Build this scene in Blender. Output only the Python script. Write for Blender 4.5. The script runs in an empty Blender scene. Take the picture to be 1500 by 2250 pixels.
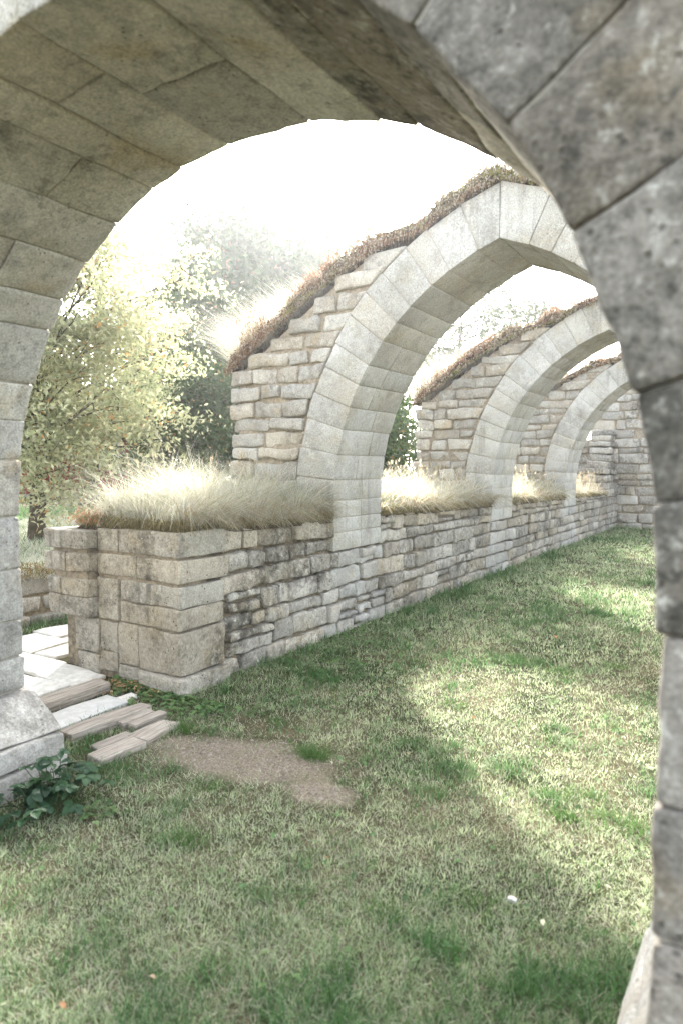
import bpy, math, random
import numpy as np
from mathutils import Vector, Matrix

random.seed(7); rng = np.random.default_rng(11)
scene = bpy.context.scene
col = scene.collection
R_ = math.radians

# ------------------------------------------------------------------ camera
CAM = np.array([3.40693, -3.2536, 1.6])
cR = Vector((0.84313663, 0.53768224, 0.00429199))
cU = Vector((-0.04103428, 0.05638267, 0.99756563))
cF = Vector((-0.53613133, 0.84126024, -0.0696017))
cd = bpy.data.cameras.new('camera'); cam = bpy.data.objects.new('camera', cd); col.objects.link(cam)
m = Matrix.Identity(4)
for i in range(3):
    m[i][0] = cR[i]; m[i][1] = cU[i]; m[i][2] = -cF[i]; m[i][3] = CAM[i]
cam.matrix_world = m
cd.sensor_fit = 'VERTICAL'; cd.sensor_height = 36.0; cd.sensor_width = 24.0
cd.lens = 1479.09 / 2250 * 36
cd.clip_start = 0.02; cd.clip_end = 900
cd.dof.use_dof = True; cd.dof.focus_distance = 5.6; cd.dof.aperture_fstop = 2.1
scene.camera = cam

# ------------------------------------------------------------------ sky, sun, exposure
SUN_AZ, SUN_EL = 34.5, 30.5
world = bpy.data.worlds.new('World'); scene.world = world; world.use_nodes = True
nt = world.node_tree; nt.nodes.clear()
sky = nt.nodes.new('ShaderNodeTexSky'); sky.sky_type = 'NISHITA'; sky.sun_disc = False
sky.sun_elevation = R_(SUN_EL); sky.sun_rotation = R_(-SUN_AZ)
sky.air_density = 1.0; sky.dust_density = 4.0; sky.ozone_density = 1.0
hs = nt.nodes.new('ShaderNodeHueSaturation'); hs.inputs['Saturation'].default_value = 0.45
bg = nt.nodes.new('ShaderNodeBackground'); bg.inputs['Strength'].default_value = 0.15
wo = nt.nodes.new('ShaderNodeOutputWorld')
nt.links.new(sky.outputs[0], hs.inputs['Color']); nt.links.new(hs.outputs[0], bg.inputs['Color'])
nt.links.new(bg.outputs[0], wo.inputs['Surface'])
S = Vector((-math.sin(R_(SUN_AZ)) * math.cos(R_(SUN_EL)), math.cos(R_(SUN_AZ)) * math.cos(R_(SUN_EL)), math.sin(R_(SUN_EL))))
sl = bpy.data.lights.new('sun', 'SUN'); sl.energy = 2.5; sl.angle = R_(2.0); sl.color = (1.0, 0.975, 0.94)
sun = bpy.data.objects.new('sun', sl); col.objects.link(sun)
sun.rotation_euler = (-S).to_track_quat('-Z', 'Y').to_euler(); sun.location = (-20, 20, 25)
scene.view_settings.view_transform = 'Standard'; scene.view_settings.look = 'None'
scene.view_settings.exposure = 3.15; scene.view_settings.gamma = 1.0
scene.view_settings.use_curve_mapping = False
VEIL_DENSITY = 0.0014  # density of the air volume added to imitate lens veil
scene.render.engine = 'CYCLES'
scene.cycles.use_denoising = True
scene.cycles.max_bounces = 8; scene.cycles.diffuse_bounces = 5; scene.cycles.transmission_bounces = 6
scene.cycles.transparent_max_bounces = 8
scene.cycles.caustics_reflective = False; scene.cycles.caustics_refractive = False

# ------------------------------------------------------------------ numpy noise
def _h(ix, iy, iz, s):
    n = (ix.astype(np.int64) * 374761393 + iy.astype(np.int64) * 668265263 + iz.astype(np.int64) * 2147483647 + s * 1274126177) & 0xffffffff
    n = ((n ^ (n >> 13)) * 1274126177) & 0xffffffff
    n = ((n ^ (n >> 16)) * 2246822519) & 0xffffffff
    return ((n ^ (n >> 15)) & 0xffffff) / 8388607.5 - 1.0
def vnoise(p, scale=1.0, s=0):
    p = np.asarray(p, float) * scale
    i = np.floor(p).astype(np.int64); f = p - i; f = f * f * (3 - 2 * f)
    x, y, z = i.T; r = 0
    for dx in (0, 1):
        wx = f[:, 0] if dx else 1 - f[:, 0]
        for dy in (0, 1):
            wy = f[:, 1] if dy else 1 - f[:, 1]
            for dz in (0, 1):
                wz = f[:, 2] if dz else 1 - f[:, 2]
                r = r + wx * wy * wz * _h(x + dx, y + dy, z + dz, s)
    return r
def fbm(p, scale=1.0, octv=3, s=0):
    r = 0; a = 1.0
    for o in range(octv):
        r = r + a * vnoise(p, scale * 2.03 ** o, s + o * 17); a *= 0.5
    return r / 1.7
def n2(x, y, scale, s=0, octv=3):
    x = np.atleast_1d(np.asarray(x, float)); y = np.atleast_1d(np.asarray(y, float))
    x, y = np.broadcast_arrays(x, y)
    return fbm(np.stack([x, y, np.zeros_like(x) + 0.37], 1), scale, octv, s)

def sstep(x, a, b):
    t = np.clip((x - a) / (b - a), 0, 1); return t * t * (3 - 2 * t)

# ------------------------------------------------------------------ mesh helpers
def mesh_np(name, V, F, smooth=True, colr=None, mats=None, mi=None):
    """V (n,3); F list of arrays (k, 3) or (k, 4)"""
    me = bpy.data.meshes.new(name)
    V = np.asarray(V, np.float32)
    F = [np.asarray(f, np.int32) for f in F if len(f)]
    me.vertices.add(len(V)); me.vertices.foreach_set('co', V.ravel())
    tot = np.concatenate([np.full(len(f), f.shape[1], np.int32) for f in F])
    idx = np.concatenate([f.ravel() for f in F])
    st = np.concatenate([[0], np.cumsum(tot)[:-1]]).astype(np.int32)
    me.loops.add(len(idx)); me.loops.foreach_set('vertex_index', idx)
    me.polygons.add(len(tot)); me.polygons.foreach_set('loop_start', st)
    me.polygons.foreach_set('loop_total', tot)
    me.polygons.foreach_set('use_smooth', np.full(len(tot), smooth, bool))
    if mi is not None: me.polygons.foreach_set('material_index', np.asarray(mi, np.int32))
    if colr is not None:
        a = me.color_attributes.new('tint', 'FLOAT_COLOR', 'POINT')
        c = np.ones((len(V), 4), np.float32); c[:, :3] = colr
        a.data.foreach_set('color', c.ravel())
    for mt in (mats or []): me.materials.append(mt)
    me.update(calc_edges=True); me.validate()
    return me
def link(name, me, parent=None, loc=None):
    o = bpy.data.objects.new(name, me); col.objects.link(o)
    if loc is not None: o.location = loc
    if parent is not None: o.parent = parent
    return o
def tag(o, label=None, cat=None, group=None, kind=None):
    if label: o['label'] = label
    if cat: o['category'] = cat
    if group: o['group'] = group
    if kind: o['kind'] = kind
    return o
def empty(name, loc=(0, 0, 0)):
    o = bpy.data.objects.new(name, None); col.objects.link(o); o.location = loc; o.empty_display_size = 0.2
    return o

# ------------------------------------------------------------------ materials
class NT:
    def __init__(s, name):
        s.m = bpy.data.materials.new(name); s.m.use_nodes = True; s.t = s.m.node_tree; s.t.nodes.clear()
        s.out = s.t.nodes.new('ShaderNodeOutputMaterial')
    def n(s, typ, **kw):
        nd = s.t.nodes.new('ShaderNode' + typ)
        for k, v in kw.items():
            if k.startswith('i_'):
                nd.inputs[k[2:].replace('_', ' ')].default_value = v
            else: setattr(nd, k, v)
        return nd
    def l(s, a, b): s.t.links.new(a, b)
    def noise(s, vec, scale, detail=4, rough=0.55, dist=0.0):
        nd = s.n('TexNoise'); nd.inputs['Scale'].default_value = scale; nd.inputs['Detail'].default_value = detail
        nd.inputs['Roughness'].default_value = rough; nd.inputs['Distortion'].default_value = dist
        if vec is not None: s.l(vec, nd.inputs['Vector'])
        return nd.outputs[0]
    def ramp(s, fac, *stops):
        nd = s.n('ValToRGB'); e = nd.color_ramp.elements
        while len(e) < len(stops): e.new(0.5)
        for el, (p, c) in zip(e, stops):
            el.position = p; el.color = (*c, 1) if len(c) == 3 else c
        s.l(fac, nd.inputs[0]); return nd.outputs[0]
    def fr(s, fac, a, b, lo=0.0, hi=1.0):
        nd = s.n('MapRange', clamp=True); nd.interpolation_type = 'SMOOTHSTEP'
        for k, v in zip(('From Min', 'From Max', 'To Min', 'To Max'), (a, b, lo, hi)): nd.inputs[k].default_value = v
        s.l(fac, nd.inputs['Value']); return nd.outputs[0]
    def mix(s, fac, a, b, mode='MIX'):
        nd = s.n('Mix', data_type='RGBA', blend_type=mode)
        for sock, v in ((nd.inputs[0], fac), (nd.inputs[6], a), (nd.inputs[7], b)):
            if hasattr(v, 'is_linked') or hasattr(v, 'node'): s.l(v, sock)
            elif isinstance(v, (int, float)): sock.default_value = v
            else: sock.default_value = (*v, 1)
        return nd.outputs[2]
    def math(s, op, a, b=0.5):
        nd = s.n('Math', operation=op)
        for sock, v in ((nd.inputs[0], a), (nd.inputs[1], b)):
            if isinstance(v, (int, float)): sock.default_value = v
            else: s.l(v, sock)
        return nd.outputs[0]
    def bump(s, h, strength, dist=0.01, normal=None):
        nd = s.n('Bump'); nd.inputs['Strength'].default_value = strength; nd.inputs['Distance'].default_value = dist
        s.l(h, nd.inputs['Height'])
        if normal is not None: s.l(normal, nd.inputs['Normal'])
        return nd.outputs[0]

def stone_mat(name, ca, cb, dark=(0.05, 0.045, 0.035), dark_amt=0.5, lichen=(0.6, 0.58, 0.5), lichen_amt=0.4,
              ochre=(0.38, 0.27, 0.11), ochre_amt=0.25, pit=0.5, rough_bump=0.6, tint=0.22, fine=90, moss=0.0, dark_scale=2.2, mottle=0.35, streak=0.3, warmth=0.4):
    k = NT(name); geo = k.n('NewGeometry'); P = geo.outputs['Position']; oi = k.n('ObjectInfo').outputs['Random']
    big = k.noise(P, 1.7, 5, 0.6); med = k.noise(P, 9, 6, 0.65); fin = k.noise(P, fine, 5, 0.7)
    c = k.mix(k.fr(big, 0.38, 0.62), ca, cb)
    # each block a little different
    tv = k.fr(oi, 0, 1, 1 - tint, 1 + tint * 0.7)
    c = k.mix(1.0, c, tv, 'MULTIPLY')
    warm = k.math('FRACT', k.math('MULTIPLY', oi, 17.31))
    c = k.mix(k.fr(warm, 0.35, 1.0, 0.0, warmth), c, k.mix(1.0, c, (1.08, 0.93, 0.72), 'MULTIPLY'))
    c = k.mix(k.math('MULTIPLY', k.fr(k.noise(P, 3.3, 4, 0.6, 0.6), 0.52, 0.70), ochre_amt), c, ochre)
    if moss: c = k.mix(k.math('MULTIPLY', k.fr(k.noise(P, 2.6, 5, 0.7), 0.5, 0.68), moss), c, (0.13, 0.13, 0.045))
    # dark crusts
    dk = k.math('MULTIPLY', k.fr(k.noise(P, dark_scale, 6, 0.72, 0.3), 0.47, 0.66), k.fr(med, 0.3, 0.62))
    c = k.mix(k.math('MULTIPLY', dk, dark_amt), c, dark)
    # fine dark and pale mottling, stronger in some places than others
    mo_ = k.noise(P, 23, 7, 0.78); pm = k.fr(k.noise(P, 1.9, 4, 0.6), 0.36, 0.6, 0.35, 1.0)
    c = k.mix(k.math('MULTIPLY', k.math('MULTIPLY', k.fr(mo_, 0.36, 0.52, 1.0, 0.0), pm), mottle), c, dark)
    c = k.mix(k.math('MULTIPLY', k.math('MULTIPLY', k.fr(mo_, 0.54, 0.68), pm), mottle * 0.9), c, lichen)
    # water stains running down the face
    mp = k.n('Mapping'); mp.inputs['Scale'].default_value = (9, 9, 0.8); k.l(P, mp.inputs['Vector'])
    c = k.mix(k.math('MULTIPLY', k.math('MULTIPLY', k.fr(k.noise(mp.outputs[0], 1.0, 5, 0.6), 0.5, 0.68), k.fr(k.noise(P, 1.3, 3), 0.45, 0.6)), streak), c, dark)
    # pale lichen
    li = k.math('MULTIPLY', k.fr(k.noise(P, 14, 6, 0.7), 0.54, 0.64), k.fr(k.noise(P, 2.9, 3), 0.42, 0.6))
    c = k.mix(k.math('MULTIPLY', li, lichen_amt), c, lichen)
    # pitting: sparse small holes
    vo = k.n('TexVoronoi'); vo.inputs['Scale'].default_value = 34; k.l(P, vo.inputs['Vector'])
    sp = k.math('MULTIPLY', k.fr(vo.outputs['Distance'], 0.12, 0.26, 1.0, 0.0), k.fr(k.noise(P, 7, 3), 0.5, 0.62))
    c = k.mix(k.math('MULTIPLY', sp, pit), c, (0.045, 0.04, 0.03))
    c = k.mix(k.fr(fin, 0.3, 0.7, 0.0, 1.0), k.mix(1.0, c, (0.72, 0.71, 0.69), 'MULTIPLY'), k.mix(1.0, c, (1.2, 1.2, 1.19), 'MULTIPLY'))
    h = k.math('ADD', k.math('MULTIPLY', med, 1.0), k.math('MULTIPLY', fin, 0.35))
    h = k.math('SUBTRACT', h, k.math('MULTIPLY', sp, 0.5 * pit))
    b = k.bump(h, rough_bump, 0.02)
    bs = k.n('BsdfPrincipled'); k.l(c, bs.inputs['Base Color']); bs.inputs['Roughness'].default_value = 0.92
    bs.inputs['Specular IOR Level'].default_value = 0.2
    k.l(b, bs.inputs['Normal']); k.l(bs.outputs[0], k.out.inputs[0])
    return k.m
def simple_mat(name, ca, cb, scale=20, bump=0.4, rough=0.95, dist=0.01, stretch=None):
    k = NT(name); geo = k.n('NewGeometry'); P = geo.outputs['Position']
    if stretch:
        mp = k.n('Mapping'); mp.inputs['Scale'].default_value = stretch
        tc = k.n('TexCoord'); k.l(tc.outputs['Object'], mp.inputs['Vector']); P = mp.outputs[0]
    no = k.noise(P, scale, 6, 0.65)
    c = k.mix(k.fr(no, 0.3, 0.7), ca, cb)
    oi = k.n('ObjectInfo').outputs['Random']; c = k.mix(1.0, c, k.fr(oi, 0, 1, 0.85, 1.12), 'MULTIPLY')
    bs = k.n('BsdfPrincipled'); k.l(c, bs.inputs['Base Color']); bs.inputs['Roughness'].default_value = rough
    bs.inputs['Specular IOR Level'].default_value = 0.2
    k.l(k.bump(no, bump, dist), bs.inputs['Normal']); k.l(bs.outputs[0], k.out.inputs[0])
    return k.m
def leaf_mat(name, trans=0.4, gloss=0.06, gain=1.0):
    """diffuse + translucent sheet, colour per leaf from the 'tint' attribute"""
    k = NT(name); at = k.n('Attribute', attribute_name='tint'); c = at.outputs['Color']
    if gain != 1.0: c = k.mix(1.0, c, (gain,) * 3, 'MULTIPLY')
    d = k.n('BsdfDiffuse'); t = k.n('BsdfTranslucent'); k.l(c, d.inputs[0]); k.l(c, t.inputs[0])
    mx = k.n('MixShader'); mx.inputs[0].default_value = trans; k.l(d.outputs[0], mx.inputs[1]); k.l(t.outputs[0], mx.inputs[2])
    g = k.n('BsdfGlossy'); g.inputs['Roughness'].default_value = 0.45; g.inputs['Color'].default_value = (1, 1, 1, 1)
    m2 = k.n('MixShader'); m2.inputs[0].default_value = gloss; k.l(mx.outputs[0], m2.inputs[1]); k.l(g.outputs[0], m2.inputs[2])
    k.l(m2.outputs[0], k.out.inputs[0]); return k.m

M = {}
M['ashlar'] = stone_mat('pale_ashlar', (0.47, 0.465, 0.435), (0.38, 0.372, 0.335), dark_amt=0.22, lichen_amt=0.35, ochre_amt=0.22,
                        ochre=(0.42, 0.34, 0.17), pit=0.45, rough_bump=0.35, tint=0.09, moss=0.25, mottle=0.22, streak=0.32, warmth=0.2)
M['rubble'] = stone_mat('rubble_stone', (0.44, 0.425, 0.38), (0.33, 0.31, 0.265), dark_amt=0.4, lichen_amt=0.5, ochre_amt=0.35,
                        pit=0.45, rough_bump=0.8, tint=0.2)
M['wall'] = stone_mat('weathered_wall_stone', (0.42, 0.40, 0.355), (0.31, 0.292, 0.25), dark_amt=0.85, lichen_amt=0.6, ochre_amt=0.22,
                      pit=0.7, rough_bump=0.9, tint=0.26, mottle=0.75, streak=0.4)
M['quoin'] = stone_mat('weathered_quoin_stone', (0.38, 0.36, 0.31), (0.28, 0.26, 0.215), dark_amt=0.75, lichen_amt=0.35, ochre_amt=0.2,
                       pit=1.0, rough_bump=0.6, tint=0.12, mottle=0.6, streak=0.65, warmth=0.3)
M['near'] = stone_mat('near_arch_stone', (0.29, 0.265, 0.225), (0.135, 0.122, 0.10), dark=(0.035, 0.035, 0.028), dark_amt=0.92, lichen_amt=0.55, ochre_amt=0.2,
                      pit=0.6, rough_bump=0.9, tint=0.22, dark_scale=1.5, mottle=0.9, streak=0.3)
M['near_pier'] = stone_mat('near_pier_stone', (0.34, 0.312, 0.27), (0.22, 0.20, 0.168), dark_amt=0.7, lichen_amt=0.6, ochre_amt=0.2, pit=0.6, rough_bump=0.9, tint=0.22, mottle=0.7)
M['pier'] = stone_mat('grey_pier_stone', (0.42, 0.412, 0.385), (0.32, 0.312, 0.285), dark_amt=0.5, lichen_amt=0.4, ochre_amt=0.15, pit=0.6, rough_bump=0.5, tint=0.12, mottle=0.32, streak=0.35, warmth=0.2)
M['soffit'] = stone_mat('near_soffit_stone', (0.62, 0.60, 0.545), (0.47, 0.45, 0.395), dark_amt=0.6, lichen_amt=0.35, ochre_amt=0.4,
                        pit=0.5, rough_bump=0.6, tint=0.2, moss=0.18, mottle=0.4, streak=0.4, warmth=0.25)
M['mortar'] = simple_mat('sandy_mortar', (0.34, 0.29, 0.215), (0.18, 0.15, 0.11), 26, 0.8)
M['mortar_dark'] = simple_mat('dirty_mortar', (0.25, 0.21, 0.15), (0.10, 0.085, 0.062), 26, 0.8)
M['mortar_pale'] = simple_mat('pale_mortar', (0.5, 0.47, 0.40), (0.33, 0.30, 0.24), 30, 0.5)
M['soil'] = simple_mat('dark_root_soil', (0.10, 0.07, 0.04), (0.03, 0.023, 0.014), 40, 1.0, dist=0.03)
M['path'] = simple_mat('pale_paving_stone', (0.62, 0.60, 0.54), (0.44, 0.42, 0.37), 18, 0.7)
M['wood'] = simple_mat('weathered_plank_wood', (0.40, 0.36, 0.30), (0.17, 0.14, 0.11), 6, 1.0, stretch=(14, 0.7, 14))
M['concrete'] = simple_mat('pale_concrete', (0.58, 0.57, 0.53), (0.46, 0.45, 0.41), 22, 0.4)
M['bark'] = simple_mat('tree_bark', (0.14, 0.11, 0.07), (0.05, 0.04, 0.026), 14, 1.0, dist=0.03)
M['blade'] = leaf_mat('lawn_blade', 0.45, 0.02)
M['straw'] = leaf_mat('dry_grass_blade', 0.5, 0.02)
M['sedum'] = leaf_mat('sedum_and_moss', 0.12, 0.01)
M['leaf_dense'] = leaf_mat('dense_tree_leaf', 0.25, 0.02)
M['leaf'] = leaf_mat('tree_leaf', 0.5, 0.02)
M['weed'] = leaf_mat('weed_leaf', 0.3, 0.015)

# ground: thatch and soil under the blades
k = NT('lawn_ground'); P = k.n('NewGeometry').outputs['Position']
a = k.noise(P, 1.3, 6, 0.65); b = k.noise(P, 55, 5, 0.7)
c = k.mix(k.fr(a, 0.36, 0.64), (0.045, 0.052, 0.022), (0.15, 0.13, 0.075))
c = k.mix(k.fr(b, 0.35, 0.7), k.mix(1.0, c, (0.5, 0.5, 0.5), 'MULTIPLY'), c)
bs = k.n('BsdfPrincipled'); k.l(c, bs.inputs['Base Color']); bs.inputs['Roughness'].default_value = 1.0; bs.inputs['Specular IOR Level'].default_value = 0.05
k.l(k.bump(b, 0.8, 0.02), bs.inputs['Normal']); k.l(bs.outputs[0], k.out.inputs[0]); M['ground'] = k.m
k = NT('bare_earth'); P = k.n('NewGeometry').outputs['Position']
a = k.noise(P, 5, 6, 0.65); b = k.noise(P, 90, 4, 0.7)
c = k.mix(k.fr(b, 0.35, 0.65), (0.15, 0.12, 0.085), (0.32, 0.275, 0.21)); c = k.mix(k.fr(a, 0.45, 0.65, 0, 0.5), c, (0.22, 0.19, 0.12))
c = k.mix(k.n('Attribute', attribute_name='tint').outputs['Fac'], k.mix(k.fr(b, 0.35, 0.7), (0.045, 0.042, 0.022), (0.13, 0.115, 0.065)), c)
bs = k.n('BsdfPrincipled'); k.l(c, bs.inputs['Base Color']); bs.inputs['Roughness'].default_value = 1.0; bs.inputs['Specular IOR Level'].default_value = 0.05
k.l(k.bump(b, 1.0, 0.02), bs.inputs['Normal']); k.l(bs.outputs[0], k.out.inputs[0]); M['earth'] = k.m

# ------------------------------------------------------------------ stones
_lat = {}
def lattice(nx, ny, nz):
    key = (nx, ny, nz)
    if key in _lat: return _lat[key]
    I, J, K = np.meshgrid(range(nx), range(ny), range(nz), indexing='ij')
    surf = (I == 0) | (I == nx - 1) | (J == 0) | (J == ny - 1) | (K == 0) | (K == nz - 1)
    idx = np.full((nx, ny, nz), -1); idx[surf] = np.arange(surf.sum())
    ijk = np.stack([I[surf], J[surf], K[surf]], 1)
    F = []
    def quads(g, flip):
        q = np.stack([g[:-1, :-1], g[1:, :-1], g[1:, 1:], g[:-1, 1:]], -1).reshape(-1, 4)
        F.append(q[:, ::-1] if flip else q)
    quads(idx[:, :, 0], True); quads(idx[:, :, -1], False)
    quads(idx[:, 0, :], False); quads(idx[:, -1, :], True)
    quads(idx[0], True); quads(idx[-1], False)
    _lat[key] = (ijk, np.concatenate(F)); return _lat[key]
def axis(L, r, cell):
    r = min(r, L * 0.35); n = max(1, int(round((L - 2 * r) / cell)))
    return np.concatenate([[0, r * 0.3], np.linspace(r, L - r, n + 1), [L - r * 0.3, L]]), r
_sid = [0]
def stone(name, quad, d0, d1, frame, mat, parent, gap=0.012, r=0.02, cell=0.08, disp=0.012, warp=0.012, detail=9.0):
    """a block: quad = 4 corners (u, v) counter-clockwise in the wall plane, d0..d1 depth from the face inwards;
    frame(u, v, d) -> world"""
    _sid[0] += 1; sd = _sid[0]
    q = np.asarray(quad, float)
    A = 0.5 * (np.linalg.norm(q[1] - q[0]) + np.linalg.norm(q[2] - q[3])); B = 0.5 * (np.linalg.norm(q[3] - q[0]) + np.linalg.norm(q[2] - q[1]))
    C = d1 - d0; a, b, c = max(A - gap, 0.02), max(B - gap, 0.02), C
    ax, rx = axis(a, r, cell); ay, ry = axis(b, r, cell); az, rz = axis(c, r, max(cell, 0.12))
    ijk, F = lattice(len(ax), len(ay), len(az))
    p = np.stack([ax[ijk[:, 0]], ay[ijk[:, 1]], az[ijk[:, 2]]], 1)
    rr = np.array([rx, ry, rz]); lim = np.array([a, b, c])
    inner = np.clip(p, rr, lim - rr); dv = p - inner
    ln = np.linalg.norm(dv, axis=1, keepdims=True); nrm = dv / np.maximum(ln, 1e-9)
    rad = rr.mean()
    p = inner + nrm * np.minimum(ln, rr * 1.0)
    # world position for coherent noise
    def place(pp):
        s = ((pp[:, 0] + (A - a) / 2) / A)[:, None]; t = ((pp[:, 1] + (B - b) / 2) / B)[:, None]
        uv = (1 - s) * (1 - t) * q[0] + s * (1 - t) * q[1] + s * t * q[2] + (1 - s) * t * q[3]
        return frame(uv[:, 0], uv[:, 1], d0 + pp[:, 2])
    w0 = place(p) + sd * 3.17
    if warp:
        p = p + warp * np.stack([vnoise(w0, 4.5, 1), vnoise(w0, 4.5, 2), vnoise(w0, 4.5, 3) * 0.8], 1)
    if disp:
        p = p + nrm * (disp * (fbm(w0, detail, 3, 5)))[:, None]
    W = place(p); cen = W.mean(0)
    # outward orientation check
    me = mesh_np(name, W - cen, [F], mats=[mat])
    e1 = W[F[0][1]] - W[F[0][0]]; e2 = W[F[0][2]] - W[F[0][0]]
    fc = W[F[0]].mean(0) - cen
    if np.dot(np.cross(e1, e2), fc) < 0: me.flip_normals()
    return link(name, me, parent, cen - np.array(parent.matrix_world.translation if parent is None else parent.location))
def prism(name, poly, d0, d1, frame, mat, parent):
    """closed core solid from a polygon in the wall plane"""
    n = len(poly); u = np.array([p[0] for p in poly]); v = np.array([p[1] for p in poly])
    V = np.vstack([frame(u, v, np.full(n, d0)), frame(u, v, np.full(n, d1))])
    me = bpy.data.meshes.new(name)
    faces = [list(range(n))[::-1], list(range(n, 2 * n))] + [[i, (i + 1) % n, n + (i + 1) % n, n + i] for i in range(n)]
    me.from_pydata((V - np.array(parent.location)).tolist(), [], faces); me.materials.append(mat); me.update()
    import bmesh
    bm = bmesh.new(); bm.from_mesh(me); bmesh.ops.triangulate(bm, faces=bm.faces[:]); bmesh.ops.recalc_face_normals(bm, faces=bm.faces[:]); bm.to_mesh(me); bm.free()
    return link(name, me, parent)
def st(*a): return np.stack(np.broadcast_arrays(*[np.asarray(x, float) for x in a]), 1)
fr_face = lambda X0: (lambda u, v, d: st(X0 - d, u, v))        # face looking to +X: u = Y
fr_front = lambda Y0: (lambda u, v, d: st(u, Y0 + d, v))       # face looking to -Y: u = X
def splits(a, b, lo, hi, rnd):
    xs = [a]
    while xs[-1] < b - 1e-6:
        L = rnd.uniform(lo, hi)
        if b - (xs[-1] + L) < lo * 0.75: xs.append(b)
        else: xs.append(xs[-1] + L)
    return xs

# ------------------------------------------------------------------ ground
def bank(x, y):
    t = np.clip((-2.86 - np.asarray(x, float)) / 0.12, 0, 1); t = t * t * (3 - 2 * t)
    return 0.44 * t
def gz(x, y):
    return 0.016 * n2(x, y, 1.1, 3) + 0.006 * n2(x, y, 5, 4, 2) + bank(x, y)
gx = np.concatenate([-np.geomspace(150, 8, 22), np.arange(-7.5, -3.05, 0.3), np.arange(-3.05, -2.75, 0.03), np.arange(-2.7, 5.2, 0.09), np.geomspace(5.4, 150, 22)])
gy = np.concatenate([-np.geomspace(150, 5, 16), np.arange(-4.6, 5, 0.09), np.arange(5, 18, 0.3), np.geomspace(18.5, 150, 24)])
GX, GY = np.meshgrid(gx, gy, indexing='ij')
V = np.stack([GX.ravel(), GY.ravel(), gz(GX.ravel(), GY.ravel())], 1)
ii = np.arange(len(gx) * len(gy)).reshape(len(gx), len(gy))
F = np.stack([ii[:-1, :-1], ii[1:, :-1], ii[1:, 1:], ii[:-1, 1:]], -1).reshape(-1, 4)
lawn = link('lawn', mesh_np('lawn', V, [F], mats=[M['ground']])); tag(lawn, kind='structure')

# bare earth patch in front of the doorway
def earth_d(x, y):
    """< 1 inside the trodden patch"""
    x = np.asarray(x, float); y = np.asarray(y, float)
    a = R_(18); dx = x - 0.97; dy = y + 0.56
    u = dx * math.cos(a) + dy * math.sin(a); w = -dx * math.sin(a) + dy * math.cos(a)
    d1 = (u / 0.56) ** 2 + (w / 0.22) ** 2
    dx2 = x - 1.62; dy2 = y + 0.62; d2 = (dx2 / 0.17) ** 2 + (dy2 / 0.10) ** 2
    return np.minimum(d1, d2) + 1.0 * n2(x, y, 3.6, 31) + 0.5 * n2(x, y, 12, 32, 2)
ex = np.arange(0.1, 2.3, 0.03); ey = np.arange(-1.3, 0.25, 0.03); EX, EY = np.meshgrid(ex, ey, indexing='ij')
ei = np.arange(EX.size).reshape(EX.shape); q = np.stack([ei[:-1, :-1], ei[1:, :-1], ei[1:, 1:], ei[:-1, 1:]], -1).reshape(-1, 4)
cx = EX.ravel()[q].mean(1); cy = EY.ravel()[q].mean(1); q = q[earth_d(cx, cy) < 2.6]
V = np.stack([EX.ravel(), EY.ravel(), gz(EX.ravel(), EY.ravel()) - 0.006 + 0.012 * sstep(2.5 - earth_d(EX.ravel(), EY.ravel()), 0.0, 0.6)], 1)
ef = 1 - sstep(earth_d(EX.ravel(), EY.ravel()), 0.35, 1.7)
us, inv = np.unique(q, return_inverse=True)
tag(link('bare_earth', mesh_np('bare_earth', V[us], [inv.reshape(-1, 4)], colr=np.repeat(ef[us][:, None], 3, 1), mats=[M['earth']])), kind='structure')

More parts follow.
